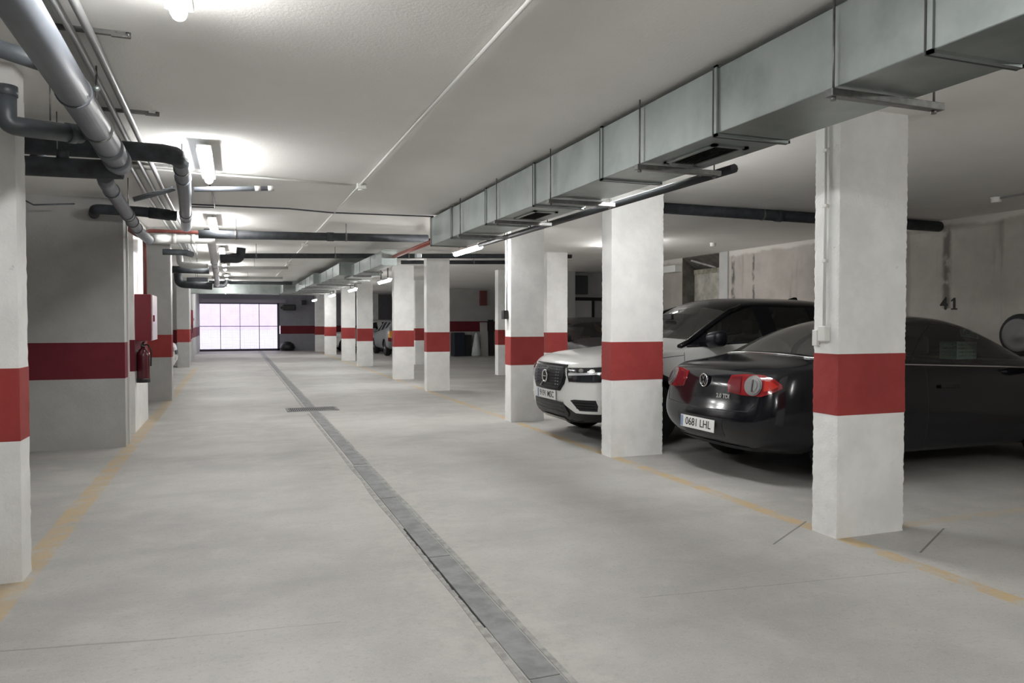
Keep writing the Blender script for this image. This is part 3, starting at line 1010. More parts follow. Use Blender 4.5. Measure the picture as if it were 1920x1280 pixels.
def extinguisher(x, y, z0, wallx, label):
    r = empty('fire_extinguisher', (x, y, z0), label, 'fire extinguisher')
    MB().lathe([(.06, 0), (.076, .01), (.077, .03), (.077, .33), (.07, .37), (.045, .405), (.026, .42), (.024, .44)], (x, y, z0), n=24).build('cylinder', MT['extred'], r)
    MB().lathe([(.079, 0), (.080, .005), (.080, .045), (.078, .05)], (x, y, z0 - .004), n=24).build('base_ring', MT['boxblack'], r)
    v = MB().lathe([(.024, .44), (.026, .45), (.026, .475), (.015, .49)], (x, y, z0), n=14).build('valve', MT['steel'], r)
    MB().bar((x, y - .01, z0 + .49), (x + .03, y - .11, z0 + .51), .02, .012).bar((x, y - .01, z0 + .475), (x + .03, y - .10, z0 + .46), .018, .01).build('lever', MT['boxblack'], v)
    MB().tube([(x, y, z0 + .465), (x + .06, y - .03, z0 + .47), (x + .095, y - .03, z0 + .40), (x + .088, y - .02, z0 + .2)], .009, 8, bend=.04).build('hose', MT['rubber'], r)
    MB().box(wallx, x, y - .02, y + .02, z0 + .38, z0 + .41).build('wall_hook', MT['steel'], r)
    return r


extinguisher(-1.075, 10.34, .62, -1.16, 'dark red fire extinguisher hanging under the red cabinet')
extinguisher(-1.43, 27.4, .80, -1.53, 'far fire extinguisher hanging under the far red cabinet')
# pale electric panel high in the recess and switch below
o = empty('electric_panel', (-1.36, 9.85, 1.85), 'tall pale electric panel high on the wall before the red riser', 'electric panel')
MB().box(-1.42, -1.24, 9.5, 9.98, 1.93, CEIL - .02).build('panel_body', MT['boxwhite'], o, bevel=.005)
m = MB()
m.box(-1.24, -1.232, 9.62, 9.70, 2.0, 2.42).box(-1.24, -1.232, 9.86, 9.92, 2.0, 2.42)
m.build('louver_slot', MT['pvcgrey'], o)
o = empty('light_switch', (-1.40, 9.72, 1.25), 'small switch box on a vertical conduit beside the grey partition end', 'light switch')
MB().rbox(-1.42, -1.35, 9.68, 9.76, 1.28, 1.36, .008).build('switch_box', MT['pvcgrey'], o)
MB().cyl((-1.40, 9.72, 1.36), (-1.40, 9.72, 1.93), .010, 8).build('conduit', MT['conduit'], o)
o = MB().box(-1.128, -1.112, 9.35, 9.375, 0, CEIL).build('corner_conduit', MT['conduit'])
tag(o, 'vertical white conduit on the end of the grey partition wall', 'conduit')
# switch with conduit on the nearest column
o = empty('light_switch', (3.535, 3.80, 1.22), 'pale switch box and white conduit on the side of the column before the black car', 'light switch')
MB().rbox(3.505, 3.546, 3.74, 3.81, 1.245, 1.345, .008).build('switch_box', MT['boxwhite'], o)
MB().rbox(3.52, 3.546, 3.83, 3.875, 1.215, 1.32, .006).build('second_box', MT['boxwhite'], o)
MB().cyl((3.536, 3.785, 1.345), (3.536, 3.785, 2.66), .009, 8).build('conduit', MT['conduit'], o)
for z in (1.75, 2.1, 2.45):
    MB().rbox(3.525, 3.548, 3.765, 3.80, z, z + .02, .003).build('conduit_clip', MT['boxwhite'], o)
o = empty('light_switch', (3.51, 9.68, 1.3), 'small black switch box on the side of the column next to the white car', 'light switch')
MB().rbox(3.455, 3.524, 9.63, 9.73, 1.41, 1.53, .008).build('switch_box', MT['boxblack'], o)
MB().cyl((3.518, 9.68, 1.53), (3.518, 9.68, 2.62), .009, 8).build('conduit', MT['pvcgrey'], o)
# small ceiling fittings above the bays
for (u, v, lb) in ((1868, 377, 'small white round ceiling fitting in the dark bay beyond the black car'), (1337, 460, 'tiny white ceiling fitting above the wall recess')):
    p = at(u, v, Z=2.67)
    if p.x > 8.5:
        p.x = 8.5
    o = MB().lathe([(.045, 0), (.05, .015), (.05, .05), (.06, .06)], (p.x, p.y, 2.652), n=16).build('ceiling_fitting', MT['boxwhite'])
    tag(o, lb, 'ceiling fitting')
p = at(1868, 377, Z=2.67)
pipe('ceiling_conduit', [(min(p.x, 8.5) + .0, p.y, 2.695), (p.x - .1, p.y - 2.5, 2.695)], .010, 'pvcgrey', 'thin conduit leading off from the round ceiling fitting', 'conduit', n=8)

# white door and dark box in the partition behind the cars
o = empty('metal_door', (8.75, 18.35, 0), 'white metal door in a dark frame behind the white car', 'door', kind='thing')
MB().box(8.60, 9.13, 18.34, 18.38, .02, 1.95).build('door_leaf', MT['doorwhite'], o)
m = MB().box(8.54, 8.60, 18.33, 18.40, 0, 2.02).box(8.54, 9.6, 18.33, 18.40, 1.95, 2.04).box(9.13, 9.21, 18.33, 18.40, 0, 1.95)
m.build('door_frame', MT['darksteel'], o)
o = MB().rbox(8.56, 8.96, 18.22, 18.39, 2.12, 2.62, .01).build('wall_box', MT['boxgrey'])
tag(o, 'dark grey box high on the wall above the white door', 'wall box')

# stored things at the far wall
def upx(u, Y): return at(u, 603, Y=Y).x


yS = 28.6
o = MB().rbox(upx(851, yS), upx(872, yS), yS, yS + .5, 0, .95, .03).build('storage_box', simple('dark_navy_plastic', (.012, .016, .03), .5))
tag(o, 'dark navy box standing against the far bay wall', 'storage box')
o = MB().rbox(upx(872, yS), upx(886, yS), yS + .1, yS + .5, 0, .85, .02).build('storage_box', simple('dark_green_black_plastic', (.014, .018, .016), .5))
tag(o, 'blackish box beside the wrapped white parasol', 'storage box')
xp = upx(893, yS)
m = MB().lathe([(.16, .0), (.20, .04), (.17, .3), (.11, .6), (.07, .85), (.02, .95)], (xp, yS, 0), n=12)
o = m.build('wrapped_parasol', simple('white_cloth', (.62, .66, .64), .8, 0, .1, 9))
tag(o, 'white cloth bundle tapering upward, leaning among the stored boards', 'parasol')
o = MB().obox((upx(902, yS), yS, 0), (.30, 0, 0), (0, .06, 0), (0, .12, 1.36)).build('leaning_board', simple('pale_board', (.42, .42, .41), .7))
tag(o, 'pale upright board beside the white cloth bundle', 'board')
o = MB().obox((upx(916, yS) + .05, yS + .05, 0), (.22, 0, 0), (0, .08, 0), (0, .12, 1.46)).build('leaning_board', simple('dark_board', (.02, .018, .018), .7))
tag(o, 'black upright board behind the slim looking column', 'board')
o = MB().rbox(upx(900, 29.1), upx(913, 29.1), 29.08, 29.19, 2.05, 2.65, .01).build('wall_cabinet', simple('faded_red_enamel', (.20, .06, .055), .5))
tag(o, 'faded red box high on the far bay wall', 'cabinet')

# wheel hung on the end wall of the bay
wy = at(1917, 628, X=8.66)
o = empty('spare_wheel', (8.68, wy.y, wy.z), 'dark spare wheel hanging on the bay wall at the picture edge', 'wheel')
MB().lathe([(.16, -.09), (.225, -.10), (.248, -.06), (.25, .06), (.225, .10), (.16, .09)], (8.68, wy.y, wy.z), (-1, 0, 0), 32).build('tyre', MT['rubber'], o)
MB().lathe([(.02, .115), (.05, .115), (.06, .105), (.15, .105), (.185, .112), (.195, .100), (.195, -.08), (.02, -.08)], (8.68, wy.y, wy.z), (-1, 0, 0), 32).build('rim', simple('dull_alloy', (.15, .145, .145), .5, .2), o)
# ------------------------------------------------------------------ cars
def car_glass(name, tint, refl=1.0, dust=.015):
    m = bpy.data.materials.new(name)
    m.use_nodes = True
    nt = m.node_tree
    nt.nodes.remove(nt.nodes['Principled BSDF'])
    tr = nt.nodes.new('ShaderNodeBsdfTransparent'); tr.inputs[0].default_value = (*tint, 1)
    gl = nt.nodes.new('ShaderNodeBsdfGlossy'); gl.inputs['Roughness'].default_value = .03
    gl.inputs[0].default_value = (refl, refl, refl, 1)
    fr = nt.nodes.new('ShaderNodeFresnel'); fr.inputs[0].default_value = 1.5
    mx = nt.nodes.new('ShaderNodeMixShader')
    nt.links.new(fr.outputs[0], mx.inputs[0]); nt.links.new(tr.outputs[0], mx.inputs[1]); nt.links.new(gl.outputs[0], mx.inputs[2])
    df = nt.nodes.new('ShaderNodeBsdfDiffuse'); df.inputs[0].default_value = (.55, .54, .50, 1)
    m2 = nt.nodes.new('ShaderNodeMixShader'); m2.inputs[0].default_value = dust
    nt.links.new(mx.outputs[0], m2.inputs[1]); nt.links.new(df.outputs[0], m2.inputs[2])
    nt.links.new(m2.outputs[0], nt.nodes['Material Output'].inputs[0])
    return m


CM = {
    'dusty': car_glass('dusty_rear_glass', (.62, .64, .62), dust=.10),
    'windshield': car_glass('dusty_windshield_glass', (.72, .75, .72), dust=.06),
    'glass': car_glass('tinted_car_glass', (.72, .75, .74)),
    'darkglass': car_glass('dark_tinted_car_glass', (.40, .41, .43)),
    'clear': car_glass('clear_lens', (.8, .8, .8)),
    'trim': simple('black_body_trim', (.010, .010, .012), .45),
    'gloss': simple('gloss_black_trim', (.004, .004, .006), .22, spec=.3),
    'satinblack': simple('satin_black_cap', (.006, .006, .010), .38, spec=.35),
    'dullchrome': simple('dull_reflector', (.13, .13, .13), .35),
    'chrome': simple('chrome', (.80, .80, .80), .12, 1.0),
    'satin': simple('satin_silver', (.42, .42, .43), .3, .9),
    'under': simple('black_underbody', (.008, .008, .008), .9),
    'tyre': simple('tyre_rubber', (.010, .010, .010), .8),
    'alloy': simple('alloy_rim', (.32, .33, .34), .3, .9),
    'seat': simple('dark_seat_cloth', (.020, .020, .023), .8),
    'seatgrey': simple('grey_headrest_cloth', (.30, .30, .30), .8),
    'redlens': simple('red_lamp_lens', (.19, .008, .011), .12, coat=.5),
    'darkred': simple('deep_red_lamp_lens', (.11, .006, .012), .12, coat=.6),
    'amber': simple('amber_lamp_lens', (.80, .36, .05), .2, coat=.4),
    'headlamp': simple('dark_headlamp_glass', (.018, .02, .024), .08, coat=.6),
    'drl': simple('headlamp_light_bar', (.55, .56, .58), .2, .3),
    'plate': simple('white_number_plate', (.74, .74, .72), .4),
    'plateblue': simple('faded_blue_plate_strip', (.20, .25, .40), .4),
    'ink': simple('black_plate_letters', (.01, .01, .01), .5),
    'badge': simple('badge_chrome_letters', (.6, .6, .6), .3, .6),
}


class Shell:
    """smooth car body from a half cage of stations (x, y, z) x 8 points, sill to roof centre"""
    def __init__(self, st, capA, capB, zb, matfn, wheels, wr, creases=()):
        bm = bmesh.new()
        cr = bm.edges.layers.float.new('crease_edge')
        N = len(st)
        V = {}
        def vert(p): return bm.verts.new(p)
        for i, ring in enumerate(st):
            for j, (x, y, z) in enumerate(ring):
                if j == 7:
                    V[1, i, 7] = V[-1, i, 7] = vert((x, 0, z))
                else:
                    V[1, i, j] = vert((x, y, z)); V[-1, i, j] = vert((x, -y, z))
        U = [vert((ring[0][0], 0, zb)) for ring in st]

        def face(vs, mi):
            try:
                f = bm.faces.new(vs)
            except ValueError:
                return
            f.material_index = mi; f.smooth = True
        for s in (1, -1):
            for i in range(N - 1):
                for j in range(7):
                    face([V[s, i, j], V[s, i + 1, j], V[s, i + 1, j + 1], V[s, i, j + 1]], matfn('side', i, j))
                face([U[i], U[i + 1], V[s, i + 1, 0], V[s, i, 0]], 5)
        for cap, i, key in ((capA, 0, 'capA'), (capB, N - 1, 'capB')):
            mid = {r: vert((cap[r][3][0], 0, cap[r][3][1])) for r in range(3)}
            for s in (1, -1):
                G = {}
                for r in range(4):
                    for c in range(3, 8):
                        if c == 3: G[r, c] = V[s, i, r]
                        elif r == 3: G[r, c] = V[s, i, c]
                        elif c == 7: G[r, c] = mid[r]
                        else:
                            x, z = cap[r][c - 4]
                            G[r, c] = vert((x, s * st[i][c][1], z))
                for r in range(3):
                    for c in range(3, 7):
                        face([G[r, c], G[r, c + 1], G[r + 1, c + 1], G[r + 1, c]], matfn(key, r, c))
                face([U[i], G[0, 3], G[0, 4], G[0, 5], G[0, 6], G[0, 7]], 5)
        bm.edges.ensure_lookup_table()
        idx = {v: k for k, v in V.items()}
        for (i0, i1, j, w) in creases:
            for s in (1, -1):
                for i in range(i0, i1):
                    e = bm.edges.get((V[s, i, j], V[s, i + 1, j]))
                    if e: e[cr] = w
        bmesh.ops.recalc_face_normals(bm, faces=bm.faces[:])
        me = bpy.data.meshes.new('cage'); bm.to_mesh(me); bm.free()
        ob = bpy.data.objects.new('cage', me); COL.objects.link(ob)
        md = ob.modifiers.new('s', 'SUBSURF'); md.levels = 3; md.render_levels = 3
        full = self._eval(ob)
        bpy.data.objects.remove(ob)
        ob = bpy.data.objects.new('cage', full); COL.objects.link(ob)
        cutters = []
        for (wx, y0, y1) in wheels:
            for s in (1, -1):
                m = MB(); m.mi = 5
                m.tube([(wx, s * y0, wr[0]), (wx, s * y1, wr[0])], wr[1], 48)
                bmesh.ops.recalc_face_normals(m.bm, faces=m.bm.faces[:])
                cm = bpy.data.meshes.new('cut'); m.bm.to_mesh(cm); m.bm.free()
                co = bpy.data.objects.new('cut', cm); COL.objects.link(co)
                cutters.append(co)
                b = ob.modifiers.new('b', 'BOOLEAN'); b.operation = 'DIFFERENCE'; b.object = co; b.solver = 'EXACT'
        self.me = self._eval(ob)
        bpy.data.objects.remove(ob)
        for c in cutters:
            bpy.data.objects.remove(c)
        b2 = bmesh.new(); b2.from_mesh(full)
        self.bvh = BVHTree.FromBMesh(b2)
        b2.free()

    def _eval(self, ob):
        dg = bpy.context.evaluated_depsgraph_get()
        return bpy.data.meshes.new_from_object(ob.evaluated_get(dg))

    def part(self, idxs, name, mat, parent, thick=0, side=None, xr=None, angle=38):
        bm = bmesh.new(); bm.from_mesh(self.me)
        kill = []
        for f in bm.faces:
            c = f.calc_center_median()
            if f.material_index not in idxs or (side and c.y * side < 0) or (xr and not (xr[0] <= c.x < xr[1])):
                kill.append(f)
        bmesh.ops.delete(bm, geom=kill, context='FACES')
        if not bm.faces:
            bm.free(); return None
        for f in bm.faces:
            f.material_index = 0; f.smooth = True
        me = bpy.data.meshes.new(name); bm.to_mesh(me); bm.free()
        me.materials.clear()
        me.materials.append(mat)
        me.set_sharp_from_angle(angle=math.radians(angle))
        return link_mesh(name, me, parent)

    def hit(self, o, d):
        r = self.bvh.ray_cast(Vector(o), Vector(d).normalized())
        if r[0] is None:
            q = self.bvh.find_nearest(Vector(o) + Vector(d).normalized() * 2)
            return q[0], q[1]
        return r[0], r[1]

    def patch(self, poly, c, e, d, name, mat, parent, lift=.004, thick=.012, res=.035, up=(0, 0, 1)):
        """poly of (s, t): a thin shell laid on the body, seen along d"""
        bm = bmesh.new()
        bm.faces.new([bm.verts.new((s, t, 0)) for s, t in poly])
        bmesh.ops.triangulate(bm, faces=bm.faces[:])
        for _ in range(6):
            lng = [ed for ed in bm.edges if ed.calc_length() > res]
            if not lng: break
            bmesh.ops.subdivide_edges(bm, edges=lng, cuts=1)
            bmesh.ops.triangulate(bm, faces=[f for f in bm.faces if len(f.verts) > 3])
        c, e, d, up = Vector(c), Vector(e).normalized(), Vector(d).normalized(), Vector(up)
        for v in bm.verts:
            o = c + e * v.co.x + up * v.co.y - d * 1.5
            p, n = self.hit(o, d)
            v.co = p - d * lift
        for f in bm.faces:
            f.smooth = True
        bm.normal_update()
        if sum((f.normal.dot(d) for f in bm.faces)) > 0:
            bmesh.ops.reverse_faces(bm, faces=bm.faces[:])
        ex = bmesh.ops.extrude_face_region(bm, geom=bm.faces[:])
        for g in ex['geom']:
            if isinstance(g, bmesh.types.BMVert):
                g.co -= d * thick * .0
        # the original faces stay behind as the inner skin
        newv = [g for g in ex['geom'] if isinstance(g, bmesh.types.BMVert)]
        for v in newv:
            v.co -= d * thick
        bmesh.ops.translate(bm, verts=bm.verts[:], vec=d * thick * .5)
        bmesh.ops.recalc_face_normals(bm, faces=bm.faces[:])
        me = bpy.data.meshes.new(name); bm.to_mesh(me); bm.free()
        me.materials.append(mat)
        me.set_sharp_from_angle(angle=math.radians(45))
        return link_mesh(name, me, parent)

    def line(self, pts, d, r, name, mat, parent, lift=0.0, n=8, step=.04):
        """a thin moulding or shut line following the skin through 3-D guide points"""
        out = []
        d = Vector(d).normalized()
        for a, b in zip(pts, pts[1:]):
            a, b = Vector(a), Vector(b)
            k = max(1, int((b - a).length / step))
            for i in range(k + (1 if b == Vector(pts[-1]) else 0)):
                p, nn = self.hit(a.lerp(b, i / k) - d * 1.5, d)
                out.append(p - d * lift)
        return MB().tube(out, r, n).build(name, mat, parent)


def wheel(parent, x, y, r, width, spokes=5, rim=None):
    s = 1 if y > 0 else -1
    o = MB().lathe([(r * .66, -width / 2), (r * .93, -width / 2), (r * .99, -width * .36), (r, -width * .2), (r, width * .2), (r * .99, width * .36), (r * .93, width / 2), (r * .66, width / 2)], (x, y, r), (0, s, 0), 40).build('wheel', CM['tyre'], parent)
    m = MB()
    m.lathe([(r * .60, -width * .45), (r * .67, -width * .45), (r * .67, width * .47), (r * .63, width * .49), (r * .60, width * .40)], (x, y, r), (0, s, 0), 40)
    yo = y + s * width * .36
    for k in range(spokes):
        a = 2 * PI * k / spokes + .3
        dv = Vector((math.cos(a), 0, math.sin(a)))
        for off in (-.10, .10):
            dv2 = Vector((math.cos(a + off), 0, math.sin(a + off)))
            m.bar(Vector((x, yo, r)) + dv * r * .12, Vector((x, yo + s * .012, r)) + dv2 * r * .63, .034, .03, up=(0, 1, 0))
    m.lathe([(r * .20, -.02), (r * .20, .03), (r * .14, .045), (.01, .05)], (x, yo, r), (0, s, 0), 20)
    m.build('rim', rim or CM['alloy'], o)
    MB().lathe([(r * .45, -.01), (r * .45, .01)], (x, y, r), (0, s, 0), 24).build('brake_disc', CM['satin'], o)
    return o


def seat(parent, x, y, z=.30, face=-1, head=None):
    """face -1: sitter looks to -x"""
    m = MB()
    m.rbox(x - .26, x + .26, y - .25, y + .25, z, z + .22, .05)
    tmp = bmesh.new()
    b = MB.__new__(MB); b.bm = tmp; b.mi = 0
    b.rbox(-.07, .07, -.24, .24, 0, .62, .05)
    m.absorb(tmp, mat=Matrix.Translation((x - face * .24, y, z + .15)) @ Matrix.Rotation(-face * .28, 4, 'Y'))
    o = m.build('seat', CM['seat'], parent)
    m = MB()
    hx = x - face * .43
    m.rbox(hx - .05, hx + .05, y - .13, y + .13, z + .80, z + .98, .04)
    m.build('headrest', head or CM['seat'], o)
    return o


def mirror(parent, x, y, z, mat, s, nose=-1, name='wing_mirror', size=1.0):
    """s: side, y: skin position; the glass faces away from the nose"""
    m = MB()
    cx, cy = x, y + s * .125 * size
    tmp = bmesh.new()
    b = MB.__new__(MB); b.bm = tmp; b.mi = 0
    b.rbox(-.075, .075, -.12, .12, -.08, .08, .052, 5)
    for v in tmp.verts:
        c = v.co
        k = 1 - max(0, c.x * nose) * 2.6       # tapers towards the nose
        c.y *= k; c.z *= k
        c.z += c.y * s * .10
        v.co = c * size + Vector((cx, cy, z))
    m.absorb(tmp, smooth=True)
    m.bar((x, y - s * .03, z - .065 * size), (x, cy, z - .055 * size), .05, .03)
    return m.build(name, mat, parent)


def plate_at(parent, x, y, z, text, tilt=0.0, blue=True):
    """number plate facing -x"""
    up = Vector((math.sin(tilt), 0, math.cos(tilt)))
    nrm = Vector((-math.cos(tilt), 0, math.sin(tilt)))
    o = Vector((x, y, z))
    m = MB().obox(o + Vector((0, -.26, 0)) - up * .055, (0, .52, 0), up * .11, nrm * .008)
    p = m.build('number_plate', CM['plate'], parent, bevel=.003)
    if blue:
        MB().obox(o + Vector((0, .215, 0)) - up * .05 + nrm * .0081, (0, .042, 0), up * .10, nrm * .0006).build('blue_strip', CM['plateblue'], p)
    MB().text(text, o + nrm * .0082 + Vector((0, -.018, 0)), (0, -1, 0), up, .098, .0015, bold=.008).build('plate_letters', CM['ink'], p)
    return p


# ---------------------------------------------------------------- white crossover, nose towards the aisle
def suv_shell(sx=1.0, sy=1.0, sz=1.0):
    st = [
        [(.34, .77, .22), (.24, .865, .46), (.22, .875, .70), (.25, .85, .895), (.12, .66, .925), (.06, .46, .935), (.035, .24, .94), (.03, 0, .945)],
        [(.44, .83, .23), (.44, .905, .46), (.44, .92, .72), (.44, .88, .965), (.40, .76, .995), (.36, .55, 1.01), (.34, .28, 1.02), (.34, 0, 1.025)],
        [(.86, .86, .25), (.86, .925, .47), (.86, .935, .74), (.86, .905, 1.01), (.86, .80, 1.03), (.84, .56, 1.045), (.82, .29, 1.052), (.82, 0, 1.055)],
        [(1.20, .86, .25), (1.20, .925, .47), (1.20, .94, .75), (1.20, .91, 1.055), (1.18, .84, 1.062), (1.13, .66, 1.068), (1.08, .36, 1.075), (1.06, 0, 1.08)],
        [(1.36, .86, .25), (1.36, .925, .47), (1.36, .94, .76), (1.36, .915, 1.07), (1.36, .885, 1.09), (1.34, .80, 1.105), (1.24, .42, 1.10), (1.20, 0, 1.10)],
        [(2.15, .86, .25), (2.15, .925, .48), (2.15, .94, .78), (2.15, .925, 1.10), (2.15, .895, 1.13), (2.10, .70, 1.545), (2.04, .50, 1.62), (2.00, 0, 1.645)],
        [(2.40, .86, .25), (2.40, .925, .48), (2.40, .94, .78), (2.40, .925, 1.11), (2.40, .895, 1.145), (2.38, .69, 1.57), (2.38, .52, 1.65), (2.38, 0, 1.675)],
        [(2.50, .86, .25), (2.50, .925, .48), (2.50, .94, .78), (2.50, .925, 1.115), (2.50, .895, 1.15), (2.48, .69, 1.575), (2.48, .52, 1.655), (2.48, 0, 1.68)],
        [(3.26, .86, .25), (3.26, .925, .48), (3.26, .94, .79), (3.26, .92, 1.15), (3.26, .885, 1.195), (3.26, .68, 1.57), (3.26, .52, 1.65), (3.26, 0, 1.68)],
        [(3.36, .86, .25), (3.36, .925, .48), (3.36, .94, .80), (3.36, .92, 1.16), (3.36, .88, 1.21), (3.36, .675, 1.565), (3.36, .52, 1.645), (3.36, 0, 1.675)],
        [(3.86, .85, .27), (3.86, .92, .48), (3.86, .935, .80), (3.88, .905, 1.20), (3.90, .86, 1.30), (3.88, .66, 1.53), (3.88, .51, 1.60), (3.88, 0, 1.63)],
        [(4.14, .83, .30), (4.16, .90, .50), (4.18, .92, .80), (4.22, .88, 1.14), (4.24, .82, 1.28), (4.18, .64, 1.46), (4.16, .49, 1.53), (4.16, 0, 1.56)],
        [(4.20, .76, .32), (4.30, .86, .52), (4.32, .87, .75), (4.33, .84, .97), (4.35, .74, 1.0), (4.37, .55, 1.02), (4.39, .3, 1.03), (4.40, 0, 1.03)],
    ]
    capA = [[(.17, .22), (.13, .22), (.11, .22), (.10, .22)], [(.075, .46), (.025, .46), (.005, .46), (0, .46)], [(.085, .71), (.035, .71), (.015, .71), (.01, .71)]]
    capB = [[(4.26, .32), (4.30, .32), (4.32, .32), (4.32, .32)], [(4.42, .52), (4.45, .52), (4.46, .52), (4.46, .52)], [(4.40, .76), (4.43, .76), (4.44, .76), (4.44, .76)]]
    st = [[(x * sx, y * sy, z * sz) for (x, y, z) in r] for r in st]
    capA = [[(x * sx, z * sz) for x, z in r] for r in capA]
    capB = [[(x * sx, z * sz) for x, z in r] for r in capB]

    def matfn(k, i, j):
        if k == 'side':
            if j == 0: return 2
            if j == 4:
                if i in (4, 5, 7, 9): return 3
                if i in (6, 8, 10): return 4
            if j in (5, 6):
                if i == 4: return 1
                if i == 11: return 6
                if 5 <= i <= 10: return 4
            if j == 4 and i == 11: return 4
            return 0
        if k == 'capA': return 2 if i == 0 else 0
        return 2 if i == 0 else 0
    cr = [(0, 4, 3, .35), (4, 11, 4, .6), (4, 5, 5, .7), (5, 11, 5, .35), (1, 11, 1, .5)]
    return Shell(st, capA, capB, .22 * sz, matfn, [(.86 * sx, .50, 1.3), (3.56 * sx, .50, 1.3)], (.36 * sz, .405 * sx), cr)


# 0 paint 1 windscreen 2 cladding 3 side glass 4 black roof and pillars 5 underbody 6 tailgate glass
def make_white_suv():
    sh = suv_shell()
    r = empty('parked_car', (0, 0, 0), 'white crossover car with black roof, nose and grille towards the aisle', 'car')
    white = simple('white_car_paint', (.74, .745, .73), .28, coat=.7)
    roof = CM['gloss']
    sh.part({0}, 'body', white, r)
    sh.part({2}, 'lower_cladding', CM['trim'], r)
    sh.part({4}, 'black_roof', roof, r)
    sh.part({5}, 'underbody', CM['under'], r)
    sh.part({1}, 'windshield', CM['windshield'], r)
    for s in (-1, 1):
        sh.part({3}, 'side_window', CM['glass'], r, side=s, xr=(0, 2.45))
        sh.part({3}, 'side_window', CM['darkglass'], r, side=s, xr=(2.45, 3.32))
        sh.part({3}, 'side_window', CM['darkglass'], r, side=s, xr=(3.32, 5))
    sh.part({6}, 'rear_window', CM['darkglass'], r)
    X, Yv = (1, 0, 0), (0, -1, 0)
    for s in (-1, 1):
        # pillars and window frame
        MB().tube([(1.26, s * .835, 1.09), (1.40, s * .80, 1.14), (1.75, s * .745, 1.345), (2.02, s * .705, 1.495), (2.2, s * .685, 1.55)], .032, 12).build('roof_pillar', CM['gloss'], r)
        sh.line([(1.35, s * .9, 1.10), (2.2, s * .9, 1.135), (3.3, s * .9, 1.20), (3.85, s * .9, 1.29)], (0, -s, 0), .012, 'window_trim', CM['trim'], r, step=.08)
        mirror(r, 1.60, s * .905, 1.18, CM['satinblack'], s, size=1.12)
        MB().bar((1.52, s * .86, 1.12), (1.60, s * .95, 1.13), .07, .05).build('mirror_foot', CM['gloss'], r)
        sh.patch([(1.34, 1.085), (1.66, 1.10), (1.66, 1.22), (1.60, 1.25)], (0, 0, 0), (1, 0, 0), (0, -s, 0), 'mirror_sail', CM['satinblack'], r, lift=.006, thick=.01)
        # arches and shut lines
        for wx in (.86, 3.56):
            pts = []
            for k in range(25):
                a = PI * (-.08 + 1.16 * k / 24)
                pts.append((wx + math.cos(a) * .425, s * .9, .36 + math.sin(a) * .425))
            sh.line(pts, (0, -s, 0), .030, 'arch_trim', CM['trim'], r, lift=-.008, n=8, step=.5)
        sh.line([(1.275, s, .33), (1.275, s, 1.06)], (0, -s, 0), .0035, 'door_gap', CM['trim'], r, lift=-.001)
        sh.line([(2.45, s, .33), (2.45, s, 1.11)], (0, -s, 0), .0035, 'door_gap', CM['trim'], r, lift=-.001)
        sh.line([(.55, s, .925), (.9, s, .965), (1.27, s, 1.0)], (0, -s, 0), .0035, 'bonnet_gap', CM['trim'], r, lift=-.001)
        for hx in (2.18, 3.18):
            p, _ = sh.hit((hx, s * 2, .93), (0, -s, 0))
            MB().rbox(hx - .11, hx + .11, min(p.y, p.y + s * .03), max(p.y, p.y + s * .03), .915, .945, .008).build('door_handle', white, r)
        # head lamp
        d, e = Vector((.80, -s * .60, 0)), Vector((.60, s * .80, 0))
        c = Vector((.13, s * .69, .775))
        hl = sh.patch([(-.25, .085), (.10, .10), (.42, .125), (.40, .02), (.22, -.055), (-.19, -.065), (-.225, 0)], c, e, d, 'headlamp', CM['headlamp'], r, lift=.006)
        sh.patch([(-.20, .002), (.30, .035), (.31, .06), (-.205, .028)], c, e, d, 'light_bar', CM['drl'], hl, lift=.016, thick=.006)
        for sx_ in (-.02, .12):
            sh.patch([(sx_ + .035 * math.cos(t * PI / 6), .062 + .022 * math.sin(t * PI / 6)) for t in range(12)], c, e, d, 'projector', CM['chrome'], hl, lift=.013, thick=.006)
        sh.patch([(-.265, .095), (-.25, .085), (-.225, 0), (-.19, -.065), (-.20, -.078), (-.245, 0)], c, e, d, 'lamp_edge', white, hl, lift=.012, thick=.01)
        # fog vent and painted chin
        c = Vector((.13, s * .69, .44))
        sh.patch([(-.30, .02), (-.10, -.075), (.20, -.075), (.25, -.03), (.29, .09), (-.26, .09)], c, e, d, 'bumper_chin', white, r, lift=.004, thick=.012)
        fv = sh.patch([(-.165, .065), (-.04, -.045), (.17, -.042), (.185, .02), (.165, .082), (-.10, .078)], c, e, d, 'fog_vent', CM['trim'], r, lift=.007, thick=.008)
        for k in range(3):
            t = -.02 + k * .03
            sh.patch([(-.08 - k * .02, t), (.15, t), (.15, t + .008), (-.085 - k * .02, t + .008)], c, e, d, 'vent_slat', CM['gloss'], fv, lift=.010, thick=.005)
    # grille
    gz = .745
    hexa = [(-.40, .135), (.40, .135), (.43, .02), (.405, -.06), (.325, -.135), (-.325, -.135), (-.405, -.06), (-.43, .02)]
    fr = sh.patch([(a * 1.05, b * 1.10) for a, b in hexa], (0, 0, gz), Yv, X, 'grille_surround', CM['gloss'], r, lift=.008, thick=.016)
    gr = sh.patch([(a * .96, b * .92) for a, b in hexa], (0, 0, gz), Yv, X, 'grille', CM['trim'], r, lift=.016, thick=.010)
    for k in range(7):
        t = -.10 + k * .034
        w = .38 if t > -.05 else .30
        sh.patch([(-w, t), (w, t), (w, t + .007), (-w, t + .007)], (0, 0, gz), Yv, X, 'grille_slat', simple('dark_chrome_slat', (.06, .06, .07), .25, .9) if k == 0 else bpy.data.materials['dark_chrome_slat'], gr, lift=.026, thick=.010)
    m = MB()
